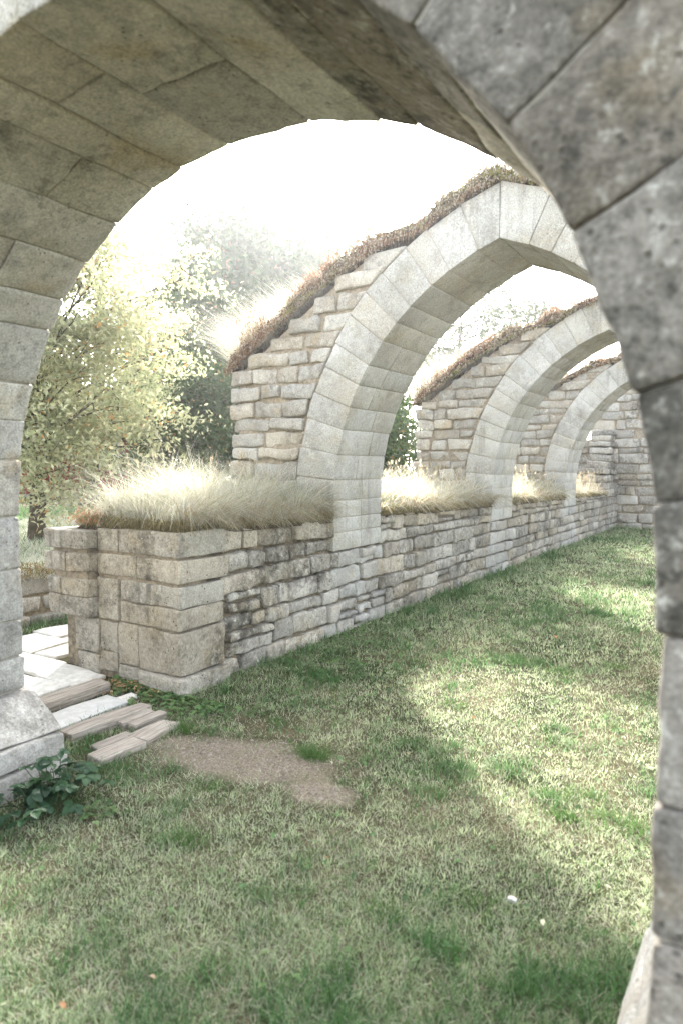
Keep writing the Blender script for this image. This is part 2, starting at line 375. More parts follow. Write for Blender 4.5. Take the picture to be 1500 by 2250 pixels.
# ------------------------------------------------------------------ pointed arches
W_, RA, ZS, EX_ = 3.07, 2.217, 1.267, 0.426
TH = 0.90
AY = [1.96, 6.157, 10.246]
AMAX = math.acos((RA - W_ / 2) / RA)
def arc(off, a, side):
    x = RA - (RA + off) * math.cos(a); z = ZS + (RA + off) * math.sin(a)
    return (x, z) if side == 0 else (W_ - x, z)
def ext_x(z):
    """left extrados x at height z"""
    if z <= ZS: return -EX_
    s = (z - ZS) / (RA + EX_)
    return RA - (RA + EX_) * math.sqrt(max(0, 1 - s * s))
def wall_top(Y): return 1.12 - 0.016 * Y
def make_arch(i, Y0, label):
    rnd = random.Random(100 + i * 7)
    root = empty('stone_arch', (0, Y0, 0)); tag(root, label, 'arch', 'pointed arches along the lawn')
    fr = fr_front(Y0); cell = (0.09, 0.16, 0.24)[i]
    nv = 13
    for side in (0, 1):
        cuts = [0] + [1.0 / nv * (j + rnd.uniform(-0.16, 0.16)) for j in range(1, nv)] + [1]
        for j in range(nv):
            a0, a1 = cuts[j] * AMAX, cuts[j + 1] * AMAX
            eo = EX_ + rnd.uniform(-0.012, 0.012)
            pi0, pi1 = arc(0, a0, side), arc(0, a1, side); po0, po1 = arc(eo, a0, side), arc(eo, a1, side)
            if j == nv - 1:   # keystone halves meet on the centre line
                zc = ZS + math.sqrt((RA + eo) ** 2 - (RA - W_ / 2) ** 2)
                po1 = (W_ / 2, zc)
            quad = [po0, pi0, pi1, po1] if side == 0 else [pi0, po0, po1, pi1]
            sp = TH * rnd.choice((0.36, 0.42, 0.56, 0.62)); jt = rnd.uniform(-0.004, 0.004)
            for d0, d1 in ((jt, sp), (sp + 0.006, TH + rnd.uniform(-0.006, 0.006))):
                stone('voussoir', quad, d0, d1, fr, M['ashlar'], root, gap=0.006, r=0.009, cell=cell, disp=0.004, warp=0.003)
        # jamb courses under the springing
        z = ZS; floor_z = (0.79 if side == 0 else 0.0)
        while z > floor_z + 0.02:
            h = rnd.uniform(0.13, 0.2); z0 = z - h
            if z0 - floor_z < 0.09: z0 = floor_z
            sp = TH * rnd.choice((0.3, 0.42, 0.55, 0.66))
            x0, x1 = (-EX_, 0.0) if side == 0 else (W_, W_ + EX_)
            for d0, d1 in ((0, sp), (sp + 0.006, TH)):
                stone('jamb_stone', [(x0, z0), (x1, z0), (x1, z), (x0, z)], d0, d1, fr, M['ashlar'], root, gap=0.006, r=0.009, cell=cell, disp=0.004, warp=0.003)
            z = z0
    # rubble wing over the low wall: courses that step up towards the crown
    z = 1.0; end = -1.27
    while True:
        h = rnd.uniform(0.115, 0.185); z1 = z + h
        xr0, xr1 = ext_x(z) - 0.006, ext_x(z1) - 0.006
        xl = end + rnd.uniform(-0.05, 0.05)
        if z1 > 2.50: xl = max(xl, -1.29 + (z1 - 2.50) / 0.62 + rnd.uniform(-0.03, 0.03))
        if xr0 - xl < 0.12 or z1 > 3.54: break
        xs = splits(xl, xr0, 0.2, 0.5, rnd) if xr0 - xl > 0.4 else [xl, xr0]
        for s in range(len(xs) - 1):
            last = s == len(xs) - 2
            quad = [(xs[s], z), (xs[s + 1], z), (xr1 if last else xs[s + 1], z1), (xs[s], z1)]
            if last and xr1 - xs[s] < 0.05: quad[2] = (xs[s] + 0.05, z1)
            d = rnd.uniform(-0.018, 0.022)
            stone('rubble_stone', quad, d, 0.34, fr, M['rubble'], root, gap=rnd.uniform(0.012, 0.028), r=rnd.uniform(0.018, 0.032), cell=min(cell, 0.1), disp=0.03, warp=0.024, detail=12)
            stone('rubble_stone', quad, 0.40, 0.66, fr, M['rubble'], root, gap=0.02, r=0.028, cell=max(cell, 0.15), disp=0.012, warp=0.01) if s == 0 and i == 0 else None
        z = z1
    core = [(-1.2, 0.9), (-EX_ - 0.02, 0.9)]
    core += [(ext_x(zz) + 0.03, zz) for zz in np.linspace(1.3, 3.45, 9)] + [(0.3, 3.40), (0.0, 3.24), (-0.5, 2.93), (-1.15, 2.50)]
    prism('mortar_core', core, 0.035, TH - 0.05, fr, M['mortar'], root)
    # thin mortar bed between the two rings of ashlar
    ring = [arc(0.012, a, 0) for a in np.linspace(0, AMAX, 14)] + [arc(0.012, a, 1) for a in np.linspace(AMAX, 0, 14)] + [(W_ + 0.012, 0.1), (W_ + EX_ - 0.012, 0.1)]
    ring += [arc(EX_ - 0.014, a, 1) for a in np.linspace(0, AMAX - 0.17, 14)] + [arc(EX_ - 0.014, a, 0) for a in np.linspace(AMAX - 0.17, 0, 14)] + [(-EX_ + 0.012, 0.81), (-0.012, 0.81)]
    prism('mortar_bed', ring, 0.011, TH - 0.012, fr, M['mortar_pale'], root)
    return root
arch_labels = ['pale pointed stone arch nearest the doorway, with long dry grass and stepped rubble wing',
               'middle pointed stone arch seen through the nearest pointed one, moss and sedum on top',
               'farthest and smallest pointed stone arch, just before the tall end wall']
for i in range(3): make_arch(i, AY[i], arch_labels[i])

# ------------------------------------------------------------------ low wall the arches spring from
YE = 15.6
lw = empty('low_wall', (0, 0, 0)); tag(lw, 'long low weathered limestone wall with squared end, carrying the pointed arches', 'wall')
rnd = random.Random(5)
prism('mortar_core', [(0.06, -0.1), (YE, -0.1), (YE, wall_top(YE) - 0.03), (0.06, wall_top(0) - 0.03)], 0.06, 1.30, fr_face(0), M['mortar_dark'], lw)
ff = fr_face(0.0)
zb = [-0.06, 0.13, 0.30, 0.44, 0.62, 0.785, 0.94, 1.12]
def zcourse(kk, y):
    z = zb[kk]
    if kk in (0,): return z
    if kk == 5: return z + 0.006 * float(n2(y, kk * 3.1, 0.9, 50)[0])
    if kk == 7: return wall_top(y) + 0.012 * float(n2(y, kk * 3.1, 1.3, 50)[0])
    if kk == 6: return z - 0.008 * y + 0.02 * float(n2(y, kk * 3.1, 0.9, 50)[0])
    return z + 0.035 * float(n2(y, kk * 3.1, 0.8, 50)[0])
nlow = 0
for kk in range(7):
    y_start = 0.46 + (0.06 if kk % 2 else -0.03)
    spans = [(y_start, YE)]
    if kk >= 5:
        spans = []; s0 = y_start
        for ya in AY: spans.append((s0, ya - 0.004)); s0 = ya + TH + 0.004
        spans.append((s0, YE))
    for s0, s1 in spans:
        ys = [s0]
        while ys[-1] < s1 - 1e-6:
            g = 1 + ys[-1] * 0.03
            L = rnd.choice((rnd.uniform(0.16, 0.3), rnd.uniform(0.3, 0.62))) * g
            ys.append(s1 if s1 - ys[-1] - L < 0.16 else ys[-1] + L)
        for y0, y1 in zip(ys[:-1], ys[1:]):
            j0, j1 = rnd.uniform(-0.015, 0.015), rnd.uniform(-0.015, 0.015)
            quad = [(y0 + j0 * 0, zcourse(kk, y0)), (y1, zcourse(kk, y1)), (y1 + j1, zcourse(kk + 1, y1)), (y0 + j0, zcourse(kk + 1, y0))]
            if y0 + j0 < s0: quad[3] = (s0, quad[3][1])
            if y1 + j1 > s1: quad[2] = (s1, quad[2][1])
            near_f = y0 < 4.5
            cell = 0.05 if y0 < 4 else 0.11 if y0 < 9 else 0.2
            pieces = [quad]
            if rnd.random() < 0.07 and y0 < 6:    # two thin stones instead of one
                f = rnd.uniform(0.4, 0.6); q = np.array(quad); ml = q[0] + (q[3] - q[0]) * f; mr = q[1] + (q[2] - q[1]) * f
                pieces = [[q[0], q[1], mr, ml], [ml, mr, q[2], q[3]]]
            for pq in pieces:
                inpier = any(ya - 0.02 < (y0 + y1) / 2 < ya + TH + 0.05 for ya in AY)
                stone('wall_stone', pq, rnd.uniform(-0.016, 0.02), 0.26, ff, M['pier'] if inpier else M['wall'], lw,
                      gap=rnd.uniform(0.008, 0.028), r=rnd.uniform(0.014, 0.03), cell=cell, disp=0.026, warp=0.014, detail=14); nlow += 1
# squared end: large quoins, hand laid from the photograph   (x0, x1, z0, z1, proud)
fe = fr_front(0.0)
ends = [(-0.60, 0.03, 0.955, 1.13, 0.46), (-0.845, -0.605, 0.955, 1.125, 0.4),
        (-0.41, 0.025, 0.775, 0.935, 0.5), (-0.845, -0.415, 0.775, 0.935, 0.4),
        (-0.585, 0.03, 0.60, 0.755, 0.44), (-0.585, 0.03, 0.445, 0.597, 0.44), (-0.845, -0.60, 0.445, 0.755, 0.4),
        (-0.40, 0.035, 0.125, 0.435, 0.44), (-0.62, -0.405, 0.125, 0.435, 0.4), (-0.83, -0.625, 0.20, 0.43, 0.4), (-0.83, -0.625, 0.05, 0.197, 0.4),
        (-0.35, 0.075, -0.08, 0.118, 0.46), (-0.62, -0.355, -0.08, 0.118, 0.36)]
for n_, (x0, x1, z0, z1, dep) in enumerate(ends):
    d0 = rnd.uniform(-0.006, 0.006) - (0.05 if z1 < 0.12 and x1 > 0 else 0)
    stone('quoin', [(x0, z0), (x1, z0), (x1, z1), (x0, z1)], d0, dep, fe, M['quoin'], lw, gap=0.005, r=0.008, cell=0.04, disp=0.011, warp=0.007, detail=18)
# projecting door-jamb stones at the outer corner
for (x0, x1, z0, z1, dd) in [(-1.37, -0.848, 0.955, 1.105, -0.085), (-1.37, -1.115, 0.78, 0.93, -0.085), (-1.11, -0.848, 0.78, 0.93, -0.085),
                             (-1.34, -1.18, 0.60, 0.73, -0.08), (-1.175, -0.848, 0.60, 0.735, -0.085), (-1.34, -0.848, 0.45, 0.597, -0.08),
                             (-1.12, -0.84, 0.16, 0.43, 0.0), (-1.10, -0.84, -0.05, 0.155, 0.0)]:
    stone('jamb_stone', [(x0, z0), (x1, z0), (x1, z1), (x0, z1)], dd, 0.4, fe, M['quoin'], lw, gap=0.005, r=0.012, cell=0.045, disp=0.01, warp=0.008, detail=16)
prism('mortar_core', [(-1.29, 0.46), (-0.89, 0.46), (-0.89, 1.085), (-1.29, 1.085)], -0.05, 0.3, fe, M['mortar'], lw)
prism('mortar_core', [(-1.06, -0.1), (-0.86, -0.1), (-0.86, 0.455), (-1.06, 0.455)], 0.03, 0.3, fe, M['mortar'], lw)
prism('mortar_core', [(-0.85, -0.1), (-0.02, -0.1), (-0.02, 1.10), (-0.85, 1.10)], 0.022, 0.3, fe, M['mortar'], lw)
# flat stone lying at the outer corner of the wall top
ts = tag(empty('loose_flat_stone', (-1.05, 0.25, 1.12)), 'thin grey flat stone lying on the outer corner of the low wall', 'stone')
stone('slab', [(-1.28, 0.10), (-0.86, 0.06), (-0.84, 0.44), (-1.2, 0.46)], 0, 0.045, lambda u, v, d: st(u, v, 1.112 + d + 0.05 * (u + 1.28)), M['ashlar'], ts, gap=0, r=0.012, cell=0.08, disp=0.012, warp=0.03)

# ------------------------------------------------------------------ tall end wall
ew = empty('end_wall', (0, YE, 0)); tag(ew, 'tall coursed rubble wall closing the far end of the lawn', 'wall')
rnd = random.Random(21); fw = fr_front(YE)
z = -0.05
while z < 4.1:
    h = rnd.uniform(0.15, 0.27); xl = -1.4 if z < 2.3 else -0.75
    xs = splits(xl, 3.6, 0.25, 0.75, rnd)
    for x0, x1 in zip(xs[:-1], xs[1:]):
        if abs((x0 + x1) / 2 - 0.42) < 0.16 and 2.25 < z < 2.5 and x1 - x0 < 0.5: continue
        stone('wall_stone', [(x0, z), (x1, z), (x1, z + h), (x0, z + h)], rnd.uniform(-0.03, 0.025), 0.3, fw, M['wall'] if rnd.random() < 0.85 else M['rubble'], ew, gap=0.025, r=0.03, cell=0.2, disp=0.03, warp=0.03)
    z += h
prism('mortar_core', [(-1.35, -0.1), (3.55, -0.1), (3.55, 4.05), (-0.7, 4.05), (-0.7, 2.3), (-1.35, 2.3)], 0.05, 0.9, fw, M['mortar'], ew)
# broken stub of the side wall climbing to the end wall
sw = empty('broken_wall_stub', (0, YE - 0.3, 0)); tag(sw, 'broken stub of rubble rising from the low wall in the far corner', 'wall')
z = 0.86
while z < 2.5:
    h = rnd.uniform(0.13, 0.2); y0 = YE - 1.5 + (z - 0.86) * 0.62 + rnd.uniform(-0.12, 0.12)
    ys = splits(y0, YE - 0.02, 0.25, 0.55, rnd)
    for a_, b_ in zip(ys[:-1], ys[1:]):
        stone('wall_stone', [(a_, z), (b_, z), (b_, z + h), (a_, z + h)], rnd.uniform(-0.02, 0.05), 0.5, fr_face(-0.05), M['wall'], sw, gap=0.02, r=0.03, cell=0.18, disp=0.03, warp=0.03)
    z += h

# ------------------------------------------------------------------ near round arch the camera looks through
NX, NW, NZS, NYF, NYB = 0.087, 3.187, 1.326, -2.068, -1.183
NR = NW / 2; NTH = NYB - NYF
na = empty('round_arch', (NX, NYF, 0)); tag(na, 'large dark weathered round arch framing the whole view in the foreground', 'arch')
rnd = random.Random(77); fn = fr_front(NYF); ncx = NX + NW / 2
NB_R = 1.518                      # slightly flattened round arch: two arcs with a short flat crown
def npt(rad, a):
    e_ = rad - NR + NB_R; cx_ = NX + NB_R if a < math.pi / 2 else NX + NW - NB_R
    return (cx_ - e_ * math.cos(a) - 0.014 * max(0.0, -math.cos(a)), NZS + e_ * math.sin(a))
NE = 0.40
cuts = [0]
while cuts[-1] < math.pi - 1e-6:
    L = rnd.uniform(0.10, 0.215); cuts.append(math.pi if math.pi - cuts[-1] - L < 0.1 else cuts[-1] + L)
for a0, a1 in zip(cuts[:-1], cuts[1:]):
    eo = NE + rnd.uniform(-0.05, 0.07)
    quad = [npt(eo, a0), npt(NR, a0), npt(NR, a1), npt(eo, a1)]
    quad = [npt(NR + eo, a0), npt(NR, a0), npt(NR, a1), npt(NR + eo, a1)]
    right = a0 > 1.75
    sp = NTH * rnd.choice((0.34, 0.5, 0.6)) if rnd.random() < 0.55 else None
    parts = [(rnd.uniform(-0.01, 0.012), NTH)] if sp is None else [(rnd.uniform(-0.01, 0.012), sp), (sp + 0.004, NTH)]
    for d0, d1 in parts:
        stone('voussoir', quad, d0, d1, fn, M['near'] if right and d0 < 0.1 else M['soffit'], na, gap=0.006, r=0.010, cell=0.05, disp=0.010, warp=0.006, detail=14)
for side in (0, 1):
    z = NZS
    while z > 0.42:
        h = rnd.uniform(0.19, 0.29); z0 = z - h
        if z0 < 0.5: z0 = 0.40
        x0, x1 = (NX - 0.5, NX) if side == 0 else (NX + NW - 0.014, NX + NW + 0.5)
        sp = NTH * rnd.choice((0.4, 0.55)) if rnd.random() < 0.4 else None
        parts = [(rnd.uniform(-0.01, 0.012), NTH)] if sp is None else [(rnd.uniform(-0.01, 0.012), sp), (sp + 0.004, NTH)]
        for d0, d1 in parts:
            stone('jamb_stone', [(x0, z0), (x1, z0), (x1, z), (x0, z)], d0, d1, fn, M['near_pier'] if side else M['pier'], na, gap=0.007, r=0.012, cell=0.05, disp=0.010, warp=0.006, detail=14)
        z = z0
    # splayed plinth: sloped course on an upright course
    sgn = 1 if side == 0 else -1; xj = NX if side == 0 else NX + NW - 0.014
    for (za, zb_, ea, eb) in (((0.235, 0.40, 0.31, 0.05), (0.12, 0.232, 0.33, 0.315), (-0.12, 0.117, 0.345, 0.335)) if side == 0 else ((0.25, 0.40, 0.10, 0.02), (0.12, 0.247, 0.135, 0.105), (-0.12, 0.117, 0.17, 0.14))):
        xin = xj - sgn * 0.5
        qd = [(xin, za), (xj + sgn * ea, za), (xj + sgn * eb, zb_), (xin, zb_)]
        if side: qd = [qd[1], qd[0], qd[3], qd[2]]
        sp = NTH * 0.52
        for d0, d1 in ((-0.02, sp), (sp + 0.004, NTH + 0.02)):
            stone('plinth_stone', qd, d0, d1, fn, M['pier'], na, gap=0.006, r=0.016, cell=0.04, disp=0.010, warp=0.01, detail=12)
# wall around the arch
z = -0.1
while z < 3.7:
    h = rnd.uniform(0.2, 0.3); z1 = z + h
    for sgn in (-1, 1):
        def bx(zz):
            if zz <= NZS: return NR + 0.5
            s = (zz - NZS) / (NR + NE + 0.03); return max(NR + NE + 0.03, 0) * math.sqrt(max(0, 1 - s * s)) if s < 1 else 0.0
        b0, b1 = bx(z), bx(z1)
        if z < NZS < z1: b1 = b0
        xs = splits(0, NR + 1.5 - max(b0, b1), 0.3, 0.55, rnd)
        for j in range(len(xs) - 1):
            base = max(b0, b1)
            l0, l1 = base + xs[j], base + xs[j + 1]
            lo0, lo1 = (b0, b1) if j == 0 else (l0, l0)
            if l1 - lo0 < 0.08: continue
            qd = [(ncx + sgn * lo0, z), (ncx + sgn * l1, z), (ncx + sgn * l1, z1), (ncx + sgn * lo1, z1)]
            if sgn < 0: qd = [qd[1], qd[0], qd[3], qd[2]]
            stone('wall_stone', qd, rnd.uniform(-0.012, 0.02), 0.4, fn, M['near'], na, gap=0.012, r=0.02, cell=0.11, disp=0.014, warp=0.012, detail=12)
    z = z1
ring = [npt(NR + 0.014, a) for a in np.linspace(0, math.pi, 40)]
co = [(NX - 0.02, -0.1)] + ring + [(NX + NW + 0.005, -0.1), (NX + NW + 1.4, -0.1), (NX + NW + 1.4, 3.65), (NX - 1.4, 3.65), (NX - 1.4, -0.1)]
prism('mortar_core', co, 0.02, NTH - 0.02, fn, M['mortar_pale'], na)

# ------------------------------------------------------------------ retaining wall of the bank on the left
rw = empty('retaining_wall', (-2.72, 0, 0)); tag(rw, 'low sunlit rubble retaining wall under a grassy bank beyond the path', 'wall')
rnd = random.Random(9)
for kk, (z0, z1) in enumerate(((-0.03, 0.10), (0.10, 0.28), (0.28, 0.46))):
    ys = splits(-5.0, 9.0, 0.25, 0.6, rnd)
    for a_, b_ in zip(ys[:-1], ys[1:]):
        stone('wall_stone', [(a_, z0), (b_, z0), (b_, z1), (a_, z1)], rnd.uniform(-0.03, 0.03) - (0.06 if kk == 0 else 0), 0.25, fr_face(-2.72), M['wall'] if kk < 2 and rnd.random() < .5 else M['rubble'], rw, gap=0.018, r=0.03, cell=0.18, disp=0.02, warp=0.02)
prism('mortar_core', [(-4.9, -0.1), (8.9, -0.1), (8.9, 0.42), (-4.9, 0.42)], 0.06, 0.3, fr_face(-2.72), M['mortar'], rw)

# ------------------------------------------------------------------ path slabs, planks
pth = empty('path'); tag(pth, kind='structure')
V = []; rnd = random.Random(31)
def flat(zt): return lambda u, v, d: st(u, v, zt - d)
y = -4.6
while y < 6:
    h = rnd.uniform(0.34, 0.6); xmax = -0.70 if y + h < 0.0 else -1.44
    if y < -0.0 < y + h: h = max(0.02 - y, 0.05); xmax = -0.70
    xs = splits(-2.36, xmax, 0.3, 0.7, rnd)
    for a_, b_ in zip(xs[:-1], xs[1:]):
        j = lambda: rnd.uniform(-0.03, 0.03)
        stone('paving_stone', [(a_ + j(), y + j()), (b_ + j(), y + j()), (b_ + j(), y + h + j()), (a_ + j(), y + h + j())], 0, 0.07, flat(0.03 + rnd.uniform(-0.006, 0.006)), M['path'], pth, gap=0.02, r=0.014, cell=0.1, disp=0.006, warp=0.02)
    y += h
def G(x, y, z=0.0):
    d = np.array(cR) * (x - 750) / 1479.09 - np.array(cU) * (y - 1125) / 1479.09 + np.array(cF)
    return (CAM + d * (z - CAM[2]) / d[2])[:2]
def stone_local(name, quad, th, zt, mat, o):
    s = stone(name, quad, 0, th, lambda u, v, d: st(u, v, zt - d), mat, o, gap=0, r=0.008, cell=0.05, disp=0.004, warp=0.014)
    return s
def plank(name, p0, p1, w, th, zt, mat, label, cat, group=None):
    a_, b_ = G(*p0), G(*p1); c_ = (a_ + b_) / 2; L = np.linalg.norm(b_ - a_); ang = math.atan2(b_[1] - a_[1], b_[0] - a_[0]) - math.pi / 2
    o = tag(empty(name, (0, 0, 0)), label, cat, group)
    stone_local('board' if cat == 'plank' else 'slab', [(-w / 2, -L / 2), (w / 2, -L / 2), (w / 2, L / 2), (-w / 2, L / 2)], th, zt, mat, o)
    o.location = (c_[0], c_[1], 0); o.rotation_euler.z = ang
    PLK.append((c_[0], c_[1], ang, w, L)); return o
PLK = []
g = 'weathered planks laid in the doorway'
plank('plank', (84, 1567), (232, 1516), 0.15, 0.075, 0.075, M['wood'], 'thick raised plank farthest from the lawn, beside the path', 'plank', g)
plank('concrete_slab', (100, 1598), (262, 1540), 0.24, 0.05, 0.024, M['concrete'], 'pale smooth slab between the thick plank and the second plank', 'slab')
plank('flat_stone', (252, 1545), (300, 1530), 0.10, 0.04, 0.022, M['path'], 'small flat stone at the end of the pale slab', 'stone')
plank('plank', (142, 1630), (325, 1560), 0.13, 0.06, 0.05, M['wood'], 'longest plank, split at its near end, beside the pale slab', 'plank', g)
plank('plank', (262, 1598), (333, 1571), 0.09, 0.05, 0.045, M['wood'], 'short plank with a rotten edge, beside the longest plank', 'plank', g)
plank('plank', (288, 1606), (360, 1577), 0.075, 0.05, 0.042, M['wood'], 'short narrow plank in front of the rotten-edged plank', 'plank', g)
plank('plank', (300, 1632), (376, 1592), 0.15, 0.05, 0.03, M['wood'], 'short wide plank ending at the bare earth', 'plank', g)
plank('plank', (208, 1652), (290, 1620), 0.09, 0.04, 0.026, M['wood'], 'thin sunken plank behind the nearest plank', 'plank', g)
plank('plank', (205, 1676), (306, 1636), 0.14, 0.05, 0.032, M['wood'], 'nearest plank, cracked along its length, by the left pier', 'plank', g)

# ------------------------------------------------------------------ blades
def blades(roots, h, w, lean, curve, colr, segs=3, yaw=None):
    """ribbons: lean (n,2) horizontal displacement at the tip in units of h, curve = extra droop; returns V, quads, tris, colours"""
    n = len(roots); t = np.linspace(0, 1, segs + 1)
    if yaw is None: yaw = rng.uniform(0, 2 * np.pi, n)
    side = np.stack([np.cos(yaw), np.sin(yaw), np.zeros(n)], 1)
    T = t[None, :, None]
    up = (T - np.asarray(curve)[:, None, None] * T ** 2.4)
    pos = roots[:, None, :] + np.concatenate([lean[:, None, :] * (T ** 1.7) * h[:, None, None], up * h[:, None, None]], 2)
    wd = (w[:, None] * (1 - t[None, :] ** 1.6) * 0.5)[:, :, None]
    L = pos - side[:, None, :] * wd; Rr = pos + side[:, None, :] * wd
    # last ring collapses to a tip
    VV = np.concatenate([np.stack([L[:, :-1], Rr[:, :-1]], 2).reshape(n, -1, 3), pos[:, -1:, :]], 1)
    m_ = VV.shape[1]; base = (np.arange(n) * m_)[:, None]
    Q = []
    for s in range(segs - 1):
        Q.append(base + np.array([2 * s, 2 * s + 1, 2 * s + 3, 2 * s + 2])[None])
    Tt = base + np.array([2 * (segs - 1), 2 * (segs - 1) + 1, 2 * segs])[None]
    C = np.repeat(colr[:, None, :], m_, 1).reshape(-1, 3)
    return VV.reshape(-1, 3), (np.concatenate(Q) if Q else np.zeros((0, 4), int)), Tt, C
def join(parts):
    V, Q, T, C = [], [], [], []; o = 0
    for v, q, t, c in parts:
        V.append(v); Q.append(q + o); T.append(t + o); C.append(c); o += len(v)
    return np.concatenate(V), [np.concatenate(Q), np.concatenate(T)], np.concatenate(C)
def lerp(a, b, t): return np.asarray(a)[None] * (1 - t[:, None]) + np.asarray(b)[None] * t[:, None]

# ---- lawn
def lawn_points(n, dmin, dmax, spread=0.64):
    d = np.exp(rng.uniform(np.log(dmin), np.log(dmax), n)); th = rng.uniform(-spread, spread, n)
    vx, vy = -0.5374, 0.8433
    dx = vx * np.cos(th) - vy * np.sin(th); dy = vx * np.sin(th) + vy * np.cos(th)
    return CAM[0] + dx * d, CAM[1] + dy * d, d
def blocked(x, y):
    b = (x < 0.02) & (y > -0.02) & (x > -1.42)
    b |= (x < 0.09 + 0.34) & (y > -2.2) & (y < -1.16)
    b |= (x > 3.27 - 0.17) & (y > -2.2) & (y < -1.16)
    b |= (x < -0.70) & (y < -0.02) & (x > -2.4)
    b |= (x < -1.42) & (x > -2.4)
    b |= (x < -2.62) & (x > -2.92)
    b |= y > YE - 0.02
    for ya in AY: b |= (x > W_ - 0.02) & (y > ya) & (y < ya + TH)
    for (cx_, cy_, an, w, L) in PLK:
        u = (x - cx_) * math.cos(an) + (y - cy_) * math.sin(an); v = -(x - cx_) * math.sin(an) + (y - cy_) * math.cos(an)
        b |= (np.abs(u) < w / 2 + 0.004) & (np.abs(v) < L / 2)
    return b
NB = 215000
x, y, d = lawn_points(NB, 1.35, 19)
keep = ~blocked(x, y)
ed = earth_d(x, y); keep &= rng.uniform(0, 1, NB) < 0.10 + 0.90 * sstep(ed, 0.0, 1.9)
worn = n2(x, y, 2.1, 61, 4)                   # worn, thin places
keep &= rng.uniform(0, 1, NB) < (1 - 0.75 * sstep(worn, 0.28, 0.62))
x, y, d, worn = x[keep], y[keep], d[keep], worn[keep]; n = len(x)
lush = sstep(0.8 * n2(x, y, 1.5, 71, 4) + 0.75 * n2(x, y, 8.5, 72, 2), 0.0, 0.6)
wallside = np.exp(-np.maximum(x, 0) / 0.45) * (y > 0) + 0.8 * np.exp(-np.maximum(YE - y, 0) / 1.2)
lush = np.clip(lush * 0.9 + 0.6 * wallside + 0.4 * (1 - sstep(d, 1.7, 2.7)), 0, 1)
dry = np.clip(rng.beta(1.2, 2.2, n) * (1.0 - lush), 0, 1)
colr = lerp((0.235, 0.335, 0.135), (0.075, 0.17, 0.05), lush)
colr = colr * (1 - dry[:, None]) + np.array((0.58, 0.57, 0.43))[None] * dry[:, None]
colr *= rng.uniform(0.7, 1.3, (n, 1))
h = (0.022 + 0.036 * lush) * rng.uniform(0.55, 1.5, n) * (1 + 0.5 * wallside) * np.clip(d / 5, 1, 1.8)
w = 0.0034 * np.clip(d / 3.0, 0.9, 5.0) * rng.uniform(0.7, 1.3, n)
ln = rng.normal(0, 0.55, (n, 2)); roots = np.stack([x, y, gz(x, y) - 0.003], 1)
P1 = blades(roots, h, w, ln, rng.uniform(0, 0.5, n), colr, 2)
# flat dead thatch straws
nt_ = 32000; x, y, d = lawn_points(nt_, 1.35, 12); keep = ~blocked(x, y) & (rng.uniform(0, 1, nt_) < 0.3 + 0.7 * sstep(earth_d(x, y), 0.4, 1.2)); x, y, d = x[keep], y[keep], d[keep]; n = len(x)
cs = np.array((0.48, 0.44, 0.33))[None] * rng.uniform(0.45, 1.25, (n, 1))
P2 = blades(np.stack([x, y, gz(x, y) + 0.006], 1), np.full(n, 0.045) * rng.uniform(0.6, 1.6, n), 0.0022 * np.clip(d / 3, 0.9, 4), rng.normal(0, 1.0, (n, 2)), np.full(n, 0.85), cs, 2)
# small tufts everywhere, each with its own colour and height
nt_ = 11500; x, y, d = lawn_points(nt_, 1.35, 17); keep = ~blocked(x, y) & (earth_d(x, y) > 1.05) & (n2(x, y, 2.1, 61, 4) < 0.45); x, y, d = x[keep], y[keep], d[keep]
pk = 10; nT = len(x); tn = np.repeat(np.arange(nT), pk); n = len(tn); lu = sstep(0.7 * n2(x, y, 1.5, 71, 4) + 0.8 * n2(x, y, 8.5, 72, 2) + rng.normal(0, 0.25, nT) + 0.4 * (1 - sstep(d, 1.7, 2.7)), -0.15, 0.6)
sp_ = 0.016 * np.clip(d / 3.5, 1, 3); ox, oy = rng.normal(0, 1, n), rng.normal(0, 1, n)
tcol = lerp((0.46, 0.51, 0.31), (0.05, 0.125, 0.032), np.clip(lu * 1.3, 0, 1)) * rng.uniform(0.7, 1.35, (nT, 1))
xx = x[tn] + ox * sp_[tn]; yy = y[tn] + oy * sp_[tn]
P3 = blades(np.stack([xx, yy, gz(xx, yy) - 0.003], 1), ((0.03 + 0.04 * lu) * rng.uniform(0.6, 1.4, nT))[tn] * rng.uniform(0.5, 1.25, n) * np.clip(d / 5, 1, 1.7)[tn], 0.0038 * np.clip(d / 3, 0.9, 4.5)[tn], np.stack([ox, oy], 1) * 0.45 + rng.normal(0, 0.25, (n, 2)), rng.uniform(0, 0.5, n), tcol[tn] * rng.uniform(0.8, 1.2, (n, 1)), 2)
